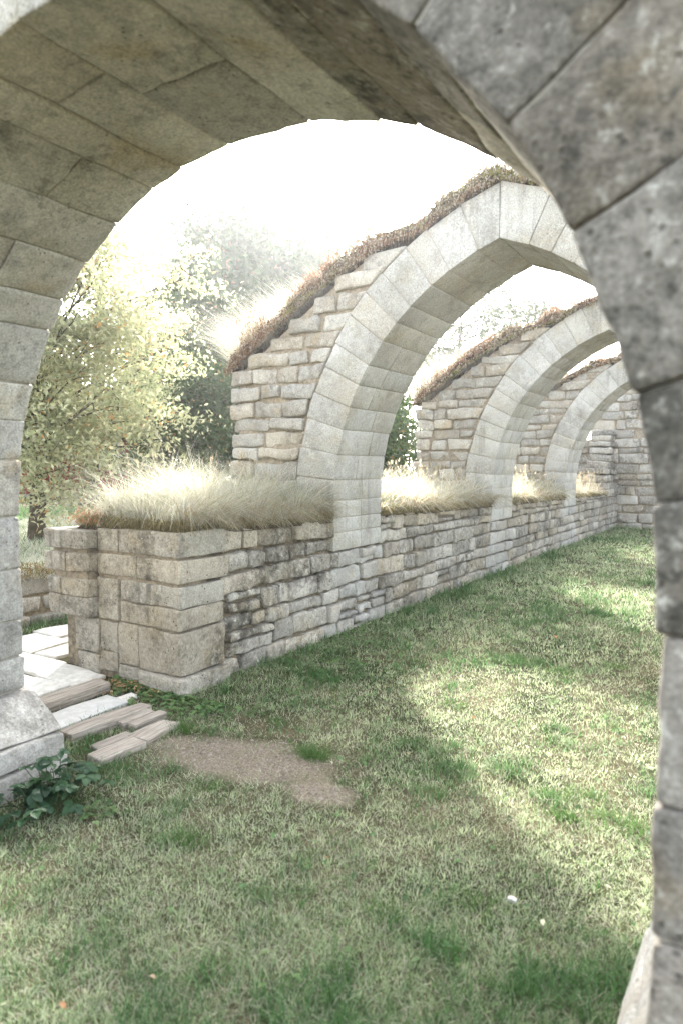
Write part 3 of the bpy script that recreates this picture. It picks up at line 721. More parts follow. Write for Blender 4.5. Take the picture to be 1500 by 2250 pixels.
# upright darker tufts
tp = []
for (px, py, cnt, sp_, hh) in ((690, 1665, 420, 0.055, 0.085), (405, 1605, 260, 0.05, 0.07), (610, 1590, 120, 0.04, 0.05), (470, 1730, 200, 0.06, 0.05), (410, 1850, 260, 0.05, 0.06),
                               (1235, 1800, 200, 0.05, 0.05), (1290, 1750, 140, 0.05, 0.05), (1365, 1815, 320, 0.09, 0.06), (1220, 1750, 160, 0.05, 0.05), (1230, 1480, 200, 0.07, 0.06), (1130, 1450, 250, 0.12, 0.05),
                               (1350, 1465, 160, 0.06, 0.06), (1050, 1990, 180, 0.06, 0.05), (840, 2010, 170, 0.05, 0.05), (1000, 1550, 120, 0.06, 0.05), (150, 1760, 300, 0.1, 0.05), (250, 1700, 220, 0.08, 0.05)):
    c_ = G(px, py); x = c_[0] + rng.normal(0, sp_, cnt); y = c_[1] + rng.normal(0, sp_ * 0.6, cnt)
    cc = lerp((0.06, 0.13, 0.03), (0.11, 0.19, 0.05), rng.uniform(0, 1, cnt))
    tp.append(blades(np.stack([x, y, gz(x, y) - 0.003], 1), hh * rng.uniform(0.5, 1.3, cnt), np.full(cnt, 0.0034), np.stack([x - c_[0], y - c_[1]], 1) / max(sp_, 1e-3) * 0.35 + rng.normal(0, .3, (cnt, 2)), rng.uniform(0, 0.4, cnt), cc, 3))
V, F, C = join([P1, P2, P3] + tp)
tag(link('lawn_grass', mesh_np('lawn_grass', V, F, smooth=False, colr=C, mats=[M['blade']])), 'short worn green lawn grass with dry patches', 'grass', kind='stuff')

# ---- tall dry grass on the low wall: one clump strip between every two arches
def soil_strip(x0, x1, y0, y1, ztop, hgt, s):
    """dark sod slab with a domed, ragged top that overhangs the face"""
    nx, ny = 16, max(8, int((y1 - y0) / 0.07))
    U, Vv = np.meshgrid(np.linspace(0, 1, nx), np.linspace(0, 1, ny), indexing='ij'); U, Vv = U.ravel(), Vv.ravel()
    X = x0 + (x1 - x0) * U; Y = y0 + (y1 - y0) * Vv
    e = np.minimum(np.minimum(U, 1 - U) * (x1 - x0), np.minimum(Vv, 1 - Vv) * (y1 - y0))
    dome = 1 - np.exp(-np.maximum(e, 0) / 0.06)
    Z = ztop(Y) + hgt * dome * (0.8 + 0.5 * n2(X, Y, 5, s)) - 0.02 * (e < 1e-6)
    X = X + 0.03 * n2(X, Y, 7, s + 3) * (e < 0.02); 
    g_ = np.arange(nx * ny).reshape(nx, ny)
    return np.stack([X, Y, Z], 1), np.stack([g_[:-1, :-1], g_[1:, :-1], g_[1:, 1:], g_[:-1, 1:]], -1).reshape(-1, 4)
STRAW = ((0.76, 0.74, 0.63), (0.56, 0.53, 0.40))
def grass_strip(name, label, x0, x1, y0, y1, ztop, dens, hmin, hmax, s, wscale=1.0, green=0.12, droop_face=True):
    n = int(dens * (x1 - x0) * (y1 - y0))
    # tussocks
    nt = max(6, int((x1 - x0) * (y1 - y0) * 24)); gxn = max(2, int(math.sqrt(nt * (x1 - x0) / (y1 - y0)))); gyn = max(2, nt // gxn); nt = gxn * gyn; gi = np.arange(nt); tx = x0 + 0.01 + (x1 - x0 - 0.01) * ((gi % gxn) + rng.uniform(0.1, 0.95, nt)) / gxn; ty = y0 + 0.02 + (y1 - y0 - 0.03) * ((gi // gxn) + rng.uniform(0.05, 0.95, nt)) / gyn
    ti = rng.integers(0, nt, n); x = np.clip(tx[ti] + rng.normal(0, 0.045, n), x0 + 0.01, x1 + 0.015); y = np.clip(ty[ti] + rng.normal(0, 0.045, n), y0 + 0.0, y1)
    edge = x1 - x
    h = (hmin + (hmax - hmin) * rng.uniform(0, 1, n) ** 1.8) * (0.65 + 0.7 * rng.uniform(0, 1, nt)[ti]) * np.where(edge < 0.12, 0.85, 1)
    out = np.stack([(x - tx[ti]), (y - ty[ti])], 1) / 0.045 * 0.5
    lean = out + rng.normal(0, 0.26, (n, 2)) + rng.normal(0, 0.3, (nt, 2))[ti]
    # stems near the faces fall outwards over the stone
    f = np.exp(-np.maximum(edge, 0) / 0.2); g_ = np.exp(-np.maximum(y - y0, 0) / 0.16) if s == 0 else np.zeros(n)
    lean[:, 0] += f * 0.6; lean[:, 1] -= g_ * 0.3
    curve = np.clip(rng.uniform(0.0, 0.75, n) + 0.75 * np.maximum(f, g_) * rng.uniform(0.4, 1.5, n), 0, 1.55)
    c = lerp(STRAW[0], STRAW[1], rng.uniform(0, 1, n)) * rng.uniform(0.6, 1.2, (n, 1)) * rng.uniform(0.65, 1.15, (nt, 1))[ti]
    gr = (rng.uniform(0, 1, n) < green); c[gr] = lerp((0.34, 0.36, 0.16), (0.2, 0.25, 0.08), rng.uniform(0, 1, gr.sum()))
    br = (f > 0.6) & (rng.uniform(0, 1, n) < 0.35); c[br] = lerp((0.42, 0.30, 0.15), (0.26, 0.2, 0.09), rng.uniform(0, 1, br.sum()))
    roots = np.stack([x, y, ztop(y) + 0.05], 1)
    a = blades(roots, h, 0.0038 * wscale * rng.uniform(0.7, 1.3, n), lean, curve, c, 5)
    # a fringe of short roots and moss over the top course
    m_ = int(n * 0.22); fy = rng.uniform(y0, y1, m_); fx = x1 + rng.uniform(-0.05, 0.02, m_)
    if s == 0:
        m2_ = m_ // 2; fx[:m2_] = rng.uniform(x0, x1, m2_); fy[:m2_] = y0 + rng.uniform(-0.02, 0.05, m2_)
    cb = lerp((0.36, 0.29, 0.14), (0.13, 0.12, 0.045), rng.uniform(0, 1, m_)) * rng.uniform(0.6, 1.2, (m_, 1))
    b = blades(np.stack([fx, fy, ztop(fy) + rng.uniform(0.0, 0.07, m_)], 1), rng.uniform(0.04, 0.13, m_), np.full(m_, 0.004 * wscale), rng.normal(0, 0.7, (m_, 2)) + np.array([[0.3, 0]]), rng.uniform(0.6, 1.6, m_), cb, 3)
    # stray flowering stems with small heads
    k_ = int(75 * (x1 - x0) * (y1 - y0)); sx, sy = rng.uniform(x0, x1 - 0.03, k_), rng.uniform(y0 + 0.03, y1, k_); sh = rng.uniform(0.32, 0.62, k_); sl_ = rng.normal(0, 0.28, (k_, 2))
    cs_ = lerp((0.46, 0.38, 0.24), (0.62, 0.55, 0.40), rng.uniform(0, 1, k_)); rs = np.stack([sx, sy, ztop(sy) + 0.05], 1); cv = rng.uniform(0, 0.2, k_)
    e1 = blades(rs, sh, np.full(k_, 0.0036 * wscale), sl_, cv, cs_, 5)
    e2 = blades(rs + np.concatenate([sl_ * sh[:, None] * 0.84, (sh * (0.9 - 0.78 * cv))[:, None]], 1), np.full(k_, 0.05), np.full(k_, 0.009 * wscale), sl_ * 0.9, np.zeros(k_), cs_ * 0.75, 3)
    V, F, C = join([a, b, e1, e2])
    sv, sf = soil_strip(x0, x1 + 0.012, y0 - (0.0 if s else 0.01), y1, ztop, 0.075, s + 5)
    off = len(V); nf = sum(len(f_) for f_ in F)
    V = np.vstack([V, sv]); C = np.vstack([C, np.zeros((len(sv), 3)) + 0.05])
    F = [np.concatenate([F[0], sf + off]), F[1]]
    mi = np.zeros(len(F[0]) + len(F[1]), int); mi[len(F[0]) - len(sf):len(F[0])] = 1
    return tag(link(name, mesh_np(name, V, F, smooth=False, colr=C, mats=[M['straw'], M['soil']], mi=mi)), label, 'grass', kind='stuff')
grass_strip('dry_grass', 'tall pale dry grass drooping over the near end of the low wall', -1.14, 0.0, 0.05, AY[0] - 0.01, wall_top, 10500, 0.2, 0.62, 0)
grass_strip('dry_grass', 'pale dry grass on the low wall between the nearest and middle pointed arches', -1.2, 0.0, AY[0] + TH + 0.01, AY[1] - 0.01, wall_top, 3300, 0.2, 0.52, 1, 2.1)
grass_strip('dry_grass', 'pale dry grass on the low wall between the middle and farthest pointed arches', -1.2, 0.0, AY[1] + TH + 0.01, AY[2] - 0.01, wall_top, 1900, 0.22, 0.5, 2, 3.0)
grass_strip('dry_grass', 'small pale grass patch on the low wall behind the farthest pointed arch', -1.2, 0.0, AY[2] + TH + 0.01, YE - 1.3, wall_top, 1200, 0.14, 0.30, 3, 3.4)

# ------------------------------------------------------------------ leaves as small bent quads
def leaves(cen, size, colr, nrm_bias=(0, 0, 0.5), aspect=0.5):
    n = len(cen)
    nv = rng.normal(0, 1, (n, 3)) + np.array(nrm_bias)[None]; nv /= np.linalg.norm(nv, axis=1, keepdims=True)
    t = rng.normal(0, 1, (n, 3)); t -= (t * nv).sum(1, keepdims=True) * nv; t /= np.linalg.norm(t, axis=1, keepdims=True)
    b = np.cross(nv, t); L = np.asarray(size)[:, None]
    p0 = cen - t * L * 0.5; p2 = cen + t * L * 0.5 - nv * L * 0.1; p1 = cen + b * L * aspect * 0.5 + nv * L * 0.06; p3 = cen - b * L * aspect * 0.5 + nv * L * 0.06
    V = np.stack([p0, p1, p2, p3], 1).reshape(-1, 3); base = (np.arange(n) * 4)[:, None]
    T = np.concatenate([base + np.array([0, 1, 2])[None], base + np.array([0, 2, 3])[None]])
    return V, np.zeros((0, 4), int), T, np.repeat(colr, 4, 0)
# ---- sod, sedum and grass on the arch tops
def arch_top_profile():
    P = [(-1.29, 2.50), (-0.95, 2.72), (-0.6, 2.945), (-0.25, 3.15), (0.1, 3.325), (0.45, 3.455)]
    zz = [3.36]
    a0 = math.asin((3.56 - ZS) / (RA + EX_)); amx = math.acos((RA - W_ / 2) / (RA + EX_))
    P += [arc(EX_, a, 0) for a in np.linspace(a0, amx, 10)]
    P += [arc(EX_, a, 1) for a in np.linspace(amx, a0 * 0.75, 10)]
    return np.array(P)
APROF = arch_top_profile()
seg = np.concatenate([[0], np.cumsum(np.linalg.norm(np.diff(APROF, axis=0), axis=1))])
def along(s): return np.interp(s, seg, APROF[:, 0]), np.interp(s, seg, APROF[:, 1])
def arch_sod(i, Y0, label):
    ws = (1.0, 1.8, 2.8)[i]; cnt = (1.0, 0.45, 0.28)[i]; Ltot = seg[-1]
    # lumpy sod body: a cross-section that bulges over the front lip, swept along the top line
    CS = np.array([(0.0, -0.03), (-0.035, 0.10), (-0.055, 0.45), (-0.03, 0.85), (0.05, 1.08), (0.2, 1.15), (0.45, 1.15), (0.7, 1.1), (0.86, 0.8), (0.9, 0.0)])
    cq = np.linspace(0, 1, len(CS))
    def sod(s, q):
        x, z = along(s); lump = np.clip(0.9 + 1.3 * n2(s, q * 0.5 + 7 * i, 3.0, 90 + i) + 0.8 * n2(s, q * 2, 9, 95 + i, 2), 0.12, 2.2)
        th = 0.115 * lump * np.minimum(1, 0.35 + np.minimum(s, Ltot - s) / 0.15) * (1.15 - 0.35 * sstep(s, 1.2, 3.2))
        dy, fz = np.interp(q, cq, CS[:, 0]), np.interp(q, cq, CS[:, 1])
        dy = np.where(dy < 0, dy * np.clip(lump, 0.5, 1.4), dy)
        return np.stack([x, Y0 + dy, z + 0.004 + th * fz], 1)
    ns, nd = int(Ltot / 0.04), 20
    Sg, Dg = np.meshgrid(np.linspace(0, Ltot, ns), np.linspace(0, 1, nd), indexing='ij'); Sg, Dg = Sg.ravel(), Dg.ravel()
    V0 = sod(Sg, Dg)
    g_ = np.arange(ns * nd).reshape(ns, nd); F0 = np.stack([g_[:-1, :-1], g_[1:, :-1], g_[1:, 1:], g_[:-1, 1:]], -1).reshape(-1, 4)
    parts = []
    def pts(n, dpow=1.0, lo=0.0):
        s = rng.uniform(0, Ltot, n); d = lo + (1 - lo) * rng.uniform(0, 1, n) ** dpow
        return s, d, sod(s, d)
    # sedum and moss: small fleshy leaves in cushions, brown red to olive, with bare dark soil between
    n = int(36000 * cnt); s, d, r = pts(n, 1.5, 0.02); pa = n2(s, d * 1.4, 3.1, 120 + i, 3); cu = n2(s * 1.0, d * 1.2, 9.0, 125 + i, 2)
    kp = rng.uniform(0, 1, n) < (0.12 + 0.88 * sstep(cu + 0.5 * d, -0.25, 0.3)); s, d, r, pa, cu = s[kp], d[kp], r[kp], pa[kp], cu[kp]; n = len(s)
    r = r + np.stack([rng.normal(0, 0.012, n), -np.abs(rng.normal(0, 0.018, n)) * (d < 0.45), 0.035 * np.clip(cu, 0, 1) + rng.uniform(-0.012, 0.022, n)], 1)
    c = lerp((0.22, 0.115, 0.062), (0.21, 0.18, 0.095), sstep(pa, -0.35, 0.3)) * rng.uniform(0.45, 1.35, (n, 1))
    mo = pa > 0.36; c[mo] = lerp((0.13, 0.15, 0.04), (0.28, 0.26, 0.07), rng.uniform(0, 1, mo.sum()))
    gy = rng.uniform(0, 1, n) < 0.25; c[gy] = lerp((0.50, 0.46, 0.37), (0.36, 0.30, 0.22), rng.uniform(0, 1, gy.sum()))
    parts.append(leaves(r, rng.uniform(0.012, 0.036, n) * ws ** 0.8, c, aspect=0.45))
    # wiry runners through the cushions
    n = int(7000 * cnt); s, d, r = pts(n, 1.4, 0.03)
    c = lerp((0.38, 0.22, 0.12), (0.58, 0.50, 0.36), rng.uniform(0, 1, n)) * rng.uniform(0.5, 1.2, (n, 1))
    parts.append(blades(r, rng.uniform(0.02, 0.08, n), 0.0035 * ws * rng.uniform(0.6, 1.3, n), rng.normal(0, 0.9, (n, 2)), rng.uniform(0, 1.0, n), c, 3))
    # hanging roots on the front lip
    n = int(1300 * cnt); s, d, r = pts(n); r = sod(s, rng.uniform(0.05, 0.35, n)); r[:, 1] -= 0.008
    c = lerp((0.42, 0.27, 0.15), (0.55, 0.45, 0.3), rng.uniform(0, 1, n))
    parts.append(blades(r, rng.uniform(0.03, 0.12, n), np.full(n, 0.0045 * ws), rng.normal(0, 0.35, (n, 2)) - np.array([[0, 0.25]]), rng.uniform(1.4, 2.2, n), c, 3))
    # thin seed stalks standing up along the crest
    n = int(7000 * cnt); s, d, r = pts(n, 1.3, 0.3); cl = n2(s, d * 0.5, 2.3, 140 + i, 2) > -0.1; r = r[cl]; n = len(r)
    c = lerp((0.24, 0.15, 0.08), (0.45, 0.35, 0.23), rng.uniform(0, 1, n))
    hh = rng.uniform(0.06, 0.24, n) * (0.5 + 0.8 * sstep(n2(r[:, 0], r[:, 2], 3.0, 171), -0.3, 0.5)); ln = rng.normal(0, 0.3, (n, 2))
    parts.append(blades(r, hh, np.full(n, 0.0042 * ws), ln, np.zeros(n), c, 3))
    hd = r + np.concatenate([ln * hh[:, None] * 0.9, hh[:, None] * 0.85], 1)
    parts.append(blades(hd, np.full(n, 0.024), np.full(n, 0.013 * ws), rng.normal(0, 0.4, (n, 2)), np.zeros(n), lerp((0.22, 0.11, 0.06), (0.36, 0.24, 0.14), rng.uniform(0, 1, n)), 2))
    # long pale grass on the lower outer end
    n = int(10000 * cnt); s = rng.uniform(0, 1.4, n) ** 1.1; d = rng.uniform(0.02, 1, n); x, z = along(s); ww = 1 - s / 1.75
    h = rng.uniform(0.2, 1.0, n) ** 1.5 * 0.8 * ww + 0.06; c = lerp(STRAW[0], STRAW[1], rng.uniform(0, 1, n)) * rng.uniform(0.75, 1.15, (n, 1))
    ln = rng.normal(0, 0.3, (n, 2)); ln[:, 0] -= 0.55 + 0.5 * np.exp(-s / 0.25); ln[:, 1] -= 0.15
    parts.append(blades(np.stack([x, Y0 + (TH - .03) * d, z + 0.05], 1), h, 0.0032 * ws * rng.uniform(0.7, 1.3, n), ln, rng.uniform(0, 0.6, n), c, 5))
    V, F, C = join(parts); off = len(V)
    V = np.vstack([V, V0]); C = np.vstack([C, np.zeros((len(V0), 3)) + 0.05])
    nqs = sum(len(p_[1]) for p_ in parts[:-1]); nts = sum(len(p_[2]) for p_ in parts[:-1])
    mi = np.zeros(len(F[0]) + len(F[1]) + len(F0), int); mi[:nqs] = 2; mi[len(F[0]):len(F[0]) + len(F0)] = 1; mi[len(F[0]) + len(F0):len(F[0]) + len(F0) + nts] = 2
    F = [np.concatenate([F[0], F0 + off]), F[1]]
    return tag(link('arch_sod', mesh_np('arch_sod', V, F, smooth=False, colr=C, mats=[M['straw'], M['soil'], M['sedum']], mi=mi)), label, 'sod', kind='stuff')
for i, l_ in enumerate(('reddish sedum, moss and dry grass growing along the nearest pointed arch', 'mossy brown sod and dry grass growing along the middle pointed arch', 'thin brown sod growing along the farthest pointed arch')):
    arch_sod(i, AY[i], l_)

# ---- bank grass behind the retaining wall
n = 20000; tb = rng.uniform(0, 1, n) ** 1.5; x = -2.78 - tb * 6.2; y = 0.9 + tb * 4.1 + rng.normal(0, 0.75, n)
d = np.hypot(x - CAM[0], y - CAM[1]); fr_ = np.abs(x + 2.8) < 0.1
c = lerp(STRAW[0], (0.46, 0.45, 0.28), np.clip(rng.beta(1, 1.6, n) + 0.25 * n2(x, y, 1.5, 8), 0, 1)) * rng.uniform(0.7, 1.15, (n, 1))
h = rng.uniform(0.08, 0.2, n); ln = rng.normal(0, 0.4, (n, 2)); ln[:, 0] += 0.5 * np.exp(-(-2.8 - x) / 0.2)
A = blades(np.stack([x, y, np.maximum(gz(x, y), 0.40)], 1), h, np.full(n, 0.011), ln, rng.uniform(0, 0.8, n), c, 3)
n = 9000; y = rng.uniform(-2.5, 5, n); x = -2.74 + rng.uniform(-0.14, 0.04, n)
c = lerp((0.30, 0.17, 0.08), (0.20, 0.19, 0.07), rng.uniform(0, 1, n)) * rng.uniform(0.5, 1.4, (n, 1))
B = blades(np.stack([x, y, rng.uniform(0.44, 0.60, n)], 1), rng.uniform(0.03, 0.08, n), np.full(n, 0.009), rng.normal(0, 0.7, (n, 2)), rng.uniform(0, 1.4, n), c, 2)
V, F, C = join([A, B])
tag(link('bank_grass', mesh_np('bank_grass', V, F, smooth=False, colr=C, mats=[M['straw']])), 'pale rough grass on the bank around the slender tree', 'grass', kind='stuff')

def tube(path, radii, sides=7):
    path = np.asarray(path, float); n = len(path); V = []
    for i in range(n):
        t = path[min(i + 1, n - 1)] - path[max(i - 1, 0)]; t /= np.linalg.norm(t) + 1e-9
        a = np.cross(t, (0.31, 0.9, 0.2)); a /= np.linalg.norm(a) + 1e-9; b = np.cross(t, a)
        an = np.linspace(0, 2 * np.pi, sides, endpoint=False)
        V.append(path[i] + radii[i] * (np.cos(an)[:, None] * a + np.sin(an)[:, None] * b))
    V = np.concatenate(V); F = []
    for i in range(n - 1):
        for s in range(sides):
            F.append((i * sides + s, i * sides + (s + 1) % sides, (i + 1) * sides + (s + 1) % sides, (i + 1) * sides + s))
    return V, np.array(F)
def tree(name, label, base, height, trunk_r, cz, rad, nclump, per, lsize, cols, aspect=0.5, clump=(0.42, 0.28), seed=1, first=0.35, group=None, lean=(0, 0), cen=None, mat='leaf'):
    """clumps fill an uneven ellipsoid; each hangs on a limb that leaves the trunk"""
    r = np.random.default_rng(seed); base = np.array(base, float)
    root = empty(name, base.tolist()); tag(root, label, 'tree', group)
    hs_ = np.linspace(0, 1, 9); wob = np.cumsum(r.normal(0, 0.02, (9, 2)), 0) * height * 0.25
    tp_ = np.stack([wob[:, 0] + lean[0] * hs_, wob[:, 1] + lean[1] * hs_, hs_ * height * 0.86], 1)
    TV, TF = tube(tp_, trunk_r * (1.15 - 0.95 * hs_ ** 0.8), 9); TVs, TFs, off = [TV], [TF], len(TV)
    cen = np.array(cen if cen else [lean[0] * 0.6, lean[1] * 0.6, cz]); rad = np.array(rad)
    C = []
    while len(C) < nclump:
        v = r.normal(0, 1, 3); v /= np.linalg.norm(v); rr = r.uniform(0.15, 1) ** 0.45
        f = 0.72 + 0.5 * float(vnoise(np.array([v * 2.1 + seed]), 1.0, seed)[0])
        p = cen + v * rad * rr * min(f + 0.22, 1.12)
        if p[2] > 0.25 * cz * 0.6: C.append(p)
    C = np.array(C); LV = []
    for p in C:
        hz = np.clip(p[2] - 0.55 * np.hypot(p[0], p[1]) * 0.9, height * first * 0.8, height * 0.8)
        s = np.array([np.interp(hz, tp_[:, 2], tp_[:, 0]), np.interp(hz, tp_[:, 2], tp_[:, 1]), hz])
        tt = np.linspace(0, 1, 6)[:, None]; mid = (s + p) / 2 + np.array([0, 0, 0.08 * np.linalg.norm(p - s)]) + r.normal(0, 0.05 * np.linalg.norm(p - s) + 1e-6, 3)
        path = (1 - tt) ** 2 * s + 2 * tt * (1 - tt) * mid + tt ** 2 * p
        rl = trunk_r * 0.32 * np.clip(np.linalg.norm(p - s) / height * 2.2, 0.25, 1.1)
        v, f = tube(path, rl * (1 - 0.85 * tt[:, 0]), 5); TVs.append(v); TFs.append(f + off); off += len(v)
        # twigs
        for _ in range(3):
            q_ = p + r.normal(0, 1, 3) * np.array([clump[0], clump[0], clump[1]]) * 0.9; a_ = path[r.integers(3, 6)]
            v, f = tube(np.stack([a_, (a_ + q_) / 2 + r.normal(0, .03, 3), q_]), np.array([rl * 0.3, rl * 0.2, rl * 0.08]), 4); TVs.append(v); TFs.append(f + off); off += len(v)
        npc = int(per * r.uniform(0.5, 1.5)); sub = p + r.normal(0, 1, (5, 3)) * np.array([clump[0], clump[0], clump[1]]) * 0.75
        LV.append(sub[r.integers(0, 5, npc)] + r.normal(0, 1, (npc, 3)) * np.array([clump[0], clump[0], clump[1]]) * 0.5)
    L = np.concatenate(LV); n = len(L)
    tone = np.clip(0.5 + 0.75 * fbm(L + seed, 0.9, 2, seed) + r.normal(0, 0.22, n), 0, 1)
    cc = lerp(cols[0], cols[1], tone); acc = r.uniform(0, 1, n) < 0.03; cc[acc] = np.array(cols[2]); cc *= r.uniform(0.75, 1.25, (n, 1))
    lv, _, lt, lc = leaves(L, lsize * r.uniform(0.65, 1.35, n), cc, aspect=aspect)
    link('trunk', mesh_np('trunk', np.concatenate(TVs), [np.concatenate(TFs)], mats=[M['bark']]), root)
    link('crown', mesh_np('crown', lv, [lt], smooth=False, colr=lc, mats=[M[mat]]), root)
    return root
tree('yellowing_tree', 'slender tree with yellowing pale leaves beyond the doorway gap', (-5.45, 2.52, 0.42), 5.6, 0.115, 3.0, (2.3, 2.3, 2.35), 150, 520, 0.078,
     ((0.30, 0.34, 0.17), (0.56, 0.54, 0.34), (0.50, 0.29, 0.12)), aspect=0.45, clump=(0.36, 0.2), seed=4, first=0.3)
tree('leafy_tree', 'tall broad grey-green tree rising behind the nearest pointed arch', (-11.4, 15.0, 0.4), 9.3, 0.26, 4.7, (4.7, 4.7, 4.6), 300, 420, 0.19,
     ((0.055, 0.095, 0.04), (0.12, 0.165, 0.075), (0.26, 0.18, 0.1)), aspect=0.7, clump=(0.6, 0.42), seed=9, mat='leaf_dense')
tree('leafy_tree', 'loose tree with airy twigs showing through the nearest pointed arch', (-7.4, 22.5, 0.4), 9.0, 0.2, 5.4, (3.4, 3.4, 3.6), 80, 260, 0.14,
     ((0.06, 0.09, 0.04), (0.12, 0.14, 0.07), (0.26, 0.18, 0.1)), aspect=0.7, clump=(0.55, 0.4), seed=15, mat='leaf_dense')
tree('dark_shrub', 'dense dark green shrub behind the low wall, inside the nearest pointed arch', (-3.9, 9.6, 0.0), 3.0, 0.07, 1.5, (1.7, 2.2, 1.5), 70, 260, 0.085,
     ((0.045, 0.085, 0.025), (0.09, 0.14, 0.04), (0.2, 0.16, 0.05)), aspect=0.7, clump=(0.32, 0.26), seed=21, first=0.1)
tree('bushy_tree', 'low bushy green tree between the yellowing tree and the tall one', (-9.4, 9.2, 0.4), 4.2, 0.12, 2.2, (2.6, 2.6, 2.0), 80, 280, 0.11,
     ((0.06, 0.10, 0.035), (0.14, 0.17, 0.07), (0.3, 0.24, 0.1)), aspect=0.6, clump=(0.42, 0.3), seed=33, first=0.15, mat='leaf_dense')

tree('added_shade_tree', 'tall tree added to shade the near left lawn, its crown hidden by the round arch', (-11.1, 7.6, 0.42), 12.5, 0.2, 10.8, (2.6, 2.6, 1.7), 95, 420, 0.16,
     ((0.11, 0.15, 0.05), (0.2, 0.22, 0.09), (0.36, 0.26, 0.1)), aspect=0.7, clump=(0.5, 0.34), seed=41, first=0.7, lean=(0.6, 1.0), cen=(0.5, 0.9, 11.6))  # added for its shade on the near left lawn, crown out of view

# ------------------------------------------------------------------ red timber house far behind the slender tree
hd_ = np.array([-0.828, 0.560]); hd_ /= np.linalg.norm(hd_); hp = CAM[:2] + hd_ * 26
house = empty('red_house', (hp[0], hp[1], 0.3)); tag(house, 'dark red timber house glimpsed far behind the slender tree', 'house')
house.rotation_euler.z = math.atan2(hd_[1], hd_[0]) - math.pi / 2 + 0.25
M['redwood'] = simple_mat('falu_red_boards', (0.26, 0.035, 0.022), (0.17, 0.022, 0.015), 8, 0.4)
M['roof'] = simple_mat('dull_roof_tile', (0.22, 0.11, 0.07), (0.13, 0.07, 0.05), 10, 0.5)
M['trim'] = simple_mat('white_trim', (0.7, 0.69, 0.66), (0.6, 0.59, 0.57), 8, 0.2)
M['glass'] = simple_mat('dark_window_glass', (0.03, 0.035, 0.04), (0.02, 0.022, 0.025), 8, 0.0, rough=0.1)
def hbox(name, lo, hi, mat, parent=house):
    x0, y0, z0 = lo; x1, y1, z1 = hi
    V = [(x0, y0, z0), (x1, y0, z0), (x1, y1, z0), (x0, y1, z0), (x0, y0, z1), (x1, y0, z1), (x1, y1, z1), (x0, y1, z1)]
    me = bpy.data.meshes.new(name); me.from_pydata(V, [], [(3, 2, 1, 0), (4, 5, 6, 7), (0, 1, 5, 4), (1, 2, 6, 5), (2, 3, 7, 6), (3, 0, 4, 7)]); me.materials.append(mat)
    return link(name, me, parent)
hbox('foundation', (-4, 0, -0.5), (4, 5, 0.25), M['ashlar'])
for b_ in range(32): hbox('board', (-4 + b_ * 0.25, -0.03 - 0.012 * (b_ % 2), 0.25), (-4 + b_ * 0.25 + 0.246, 0.0, 2.6), M['redwood'])
hbox('wall', (-4, 0.0, 0.25), (4, 5, 2.6), M['redwood'])
me = bpy.data.meshes.new('roof'); me.from_pydata([(-4.3, -0.4, 2.5), (4.3, -0.4, 2.5), (4.3, 2.5, 4.3), (-4.3, 2.5, 4.3), (-4.3, 5.4, 2.5), (4.3, 5.4, 2.5), (-4.3, -0.4, 2.62), (4.3, -0.4, 2.62), (4.3, 2.5, 4.42), (-4.3, 2.5, 4.42), (-4.3, 5.4, 2.62), (4.3, 5.4, 2.62)], [],
    [(3, 2, 1, 0), (4, 5, 2, 3), (6, 7, 8, 9), (9, 8, 11, 10), (0, 1, 7, 6), (5, 4, 10, 11), (1, 2, 8, 7), (2, 5, 11, 8), (0, 6, 9, 3), (3, 9, 10, 4)]); me.materials.append(M['roof']); link('roof', me, house)
for wx in (-2.4, 1.6):
    w_ = hbox('window', (wx, -0.07, 1.1), (wx + 0.9, -0.045, 2.1), M['trim']); hbox('pane', (wx + 0.07, -0.08, 1.17), (wx + 0.42, -0.071, 2.03), M['glass'], w_); hbox('pane', (wx + 0.48, -0.08, 1.17), (wx + 0.83, -0.071, 2.03), M['glass'], w_)

# ------------------------------------------------------------------ lens veil, imitated by added haze
k = NT('lens_veil_haze'); pv = k.n('VolumePrincipled'); pv.inputs['Color'].default_value = (0.97, 0.98, 1.0, 1); pv.inputs['Density'].default_value = VEIL_DENSITY; pv.inputs['Anisotropy'].default_value = 0.76
k.l(pv.outputs[0], k.out.inputs['Volume'])
me = bpy.data.meshes.new('veil_haze'); a_, b_ = -156.0, 156.0
me.from_pydata([(x_, y_, z_) for z_ in (-1.2, 16.0) for x_, y_ in ((a_, a_), (b_, a_), (b_, b_), (a_, b_))], [], [(3, 2, 1, 0), (4, 5, 6, 7), (0, 1, 5, 4), (1, 2, 6, 5), (2, 3, 7, 6), (3, 0, 4, 7)])
me.materials.append(k.m); tag(link('veil_haze', me), kind='stuff')

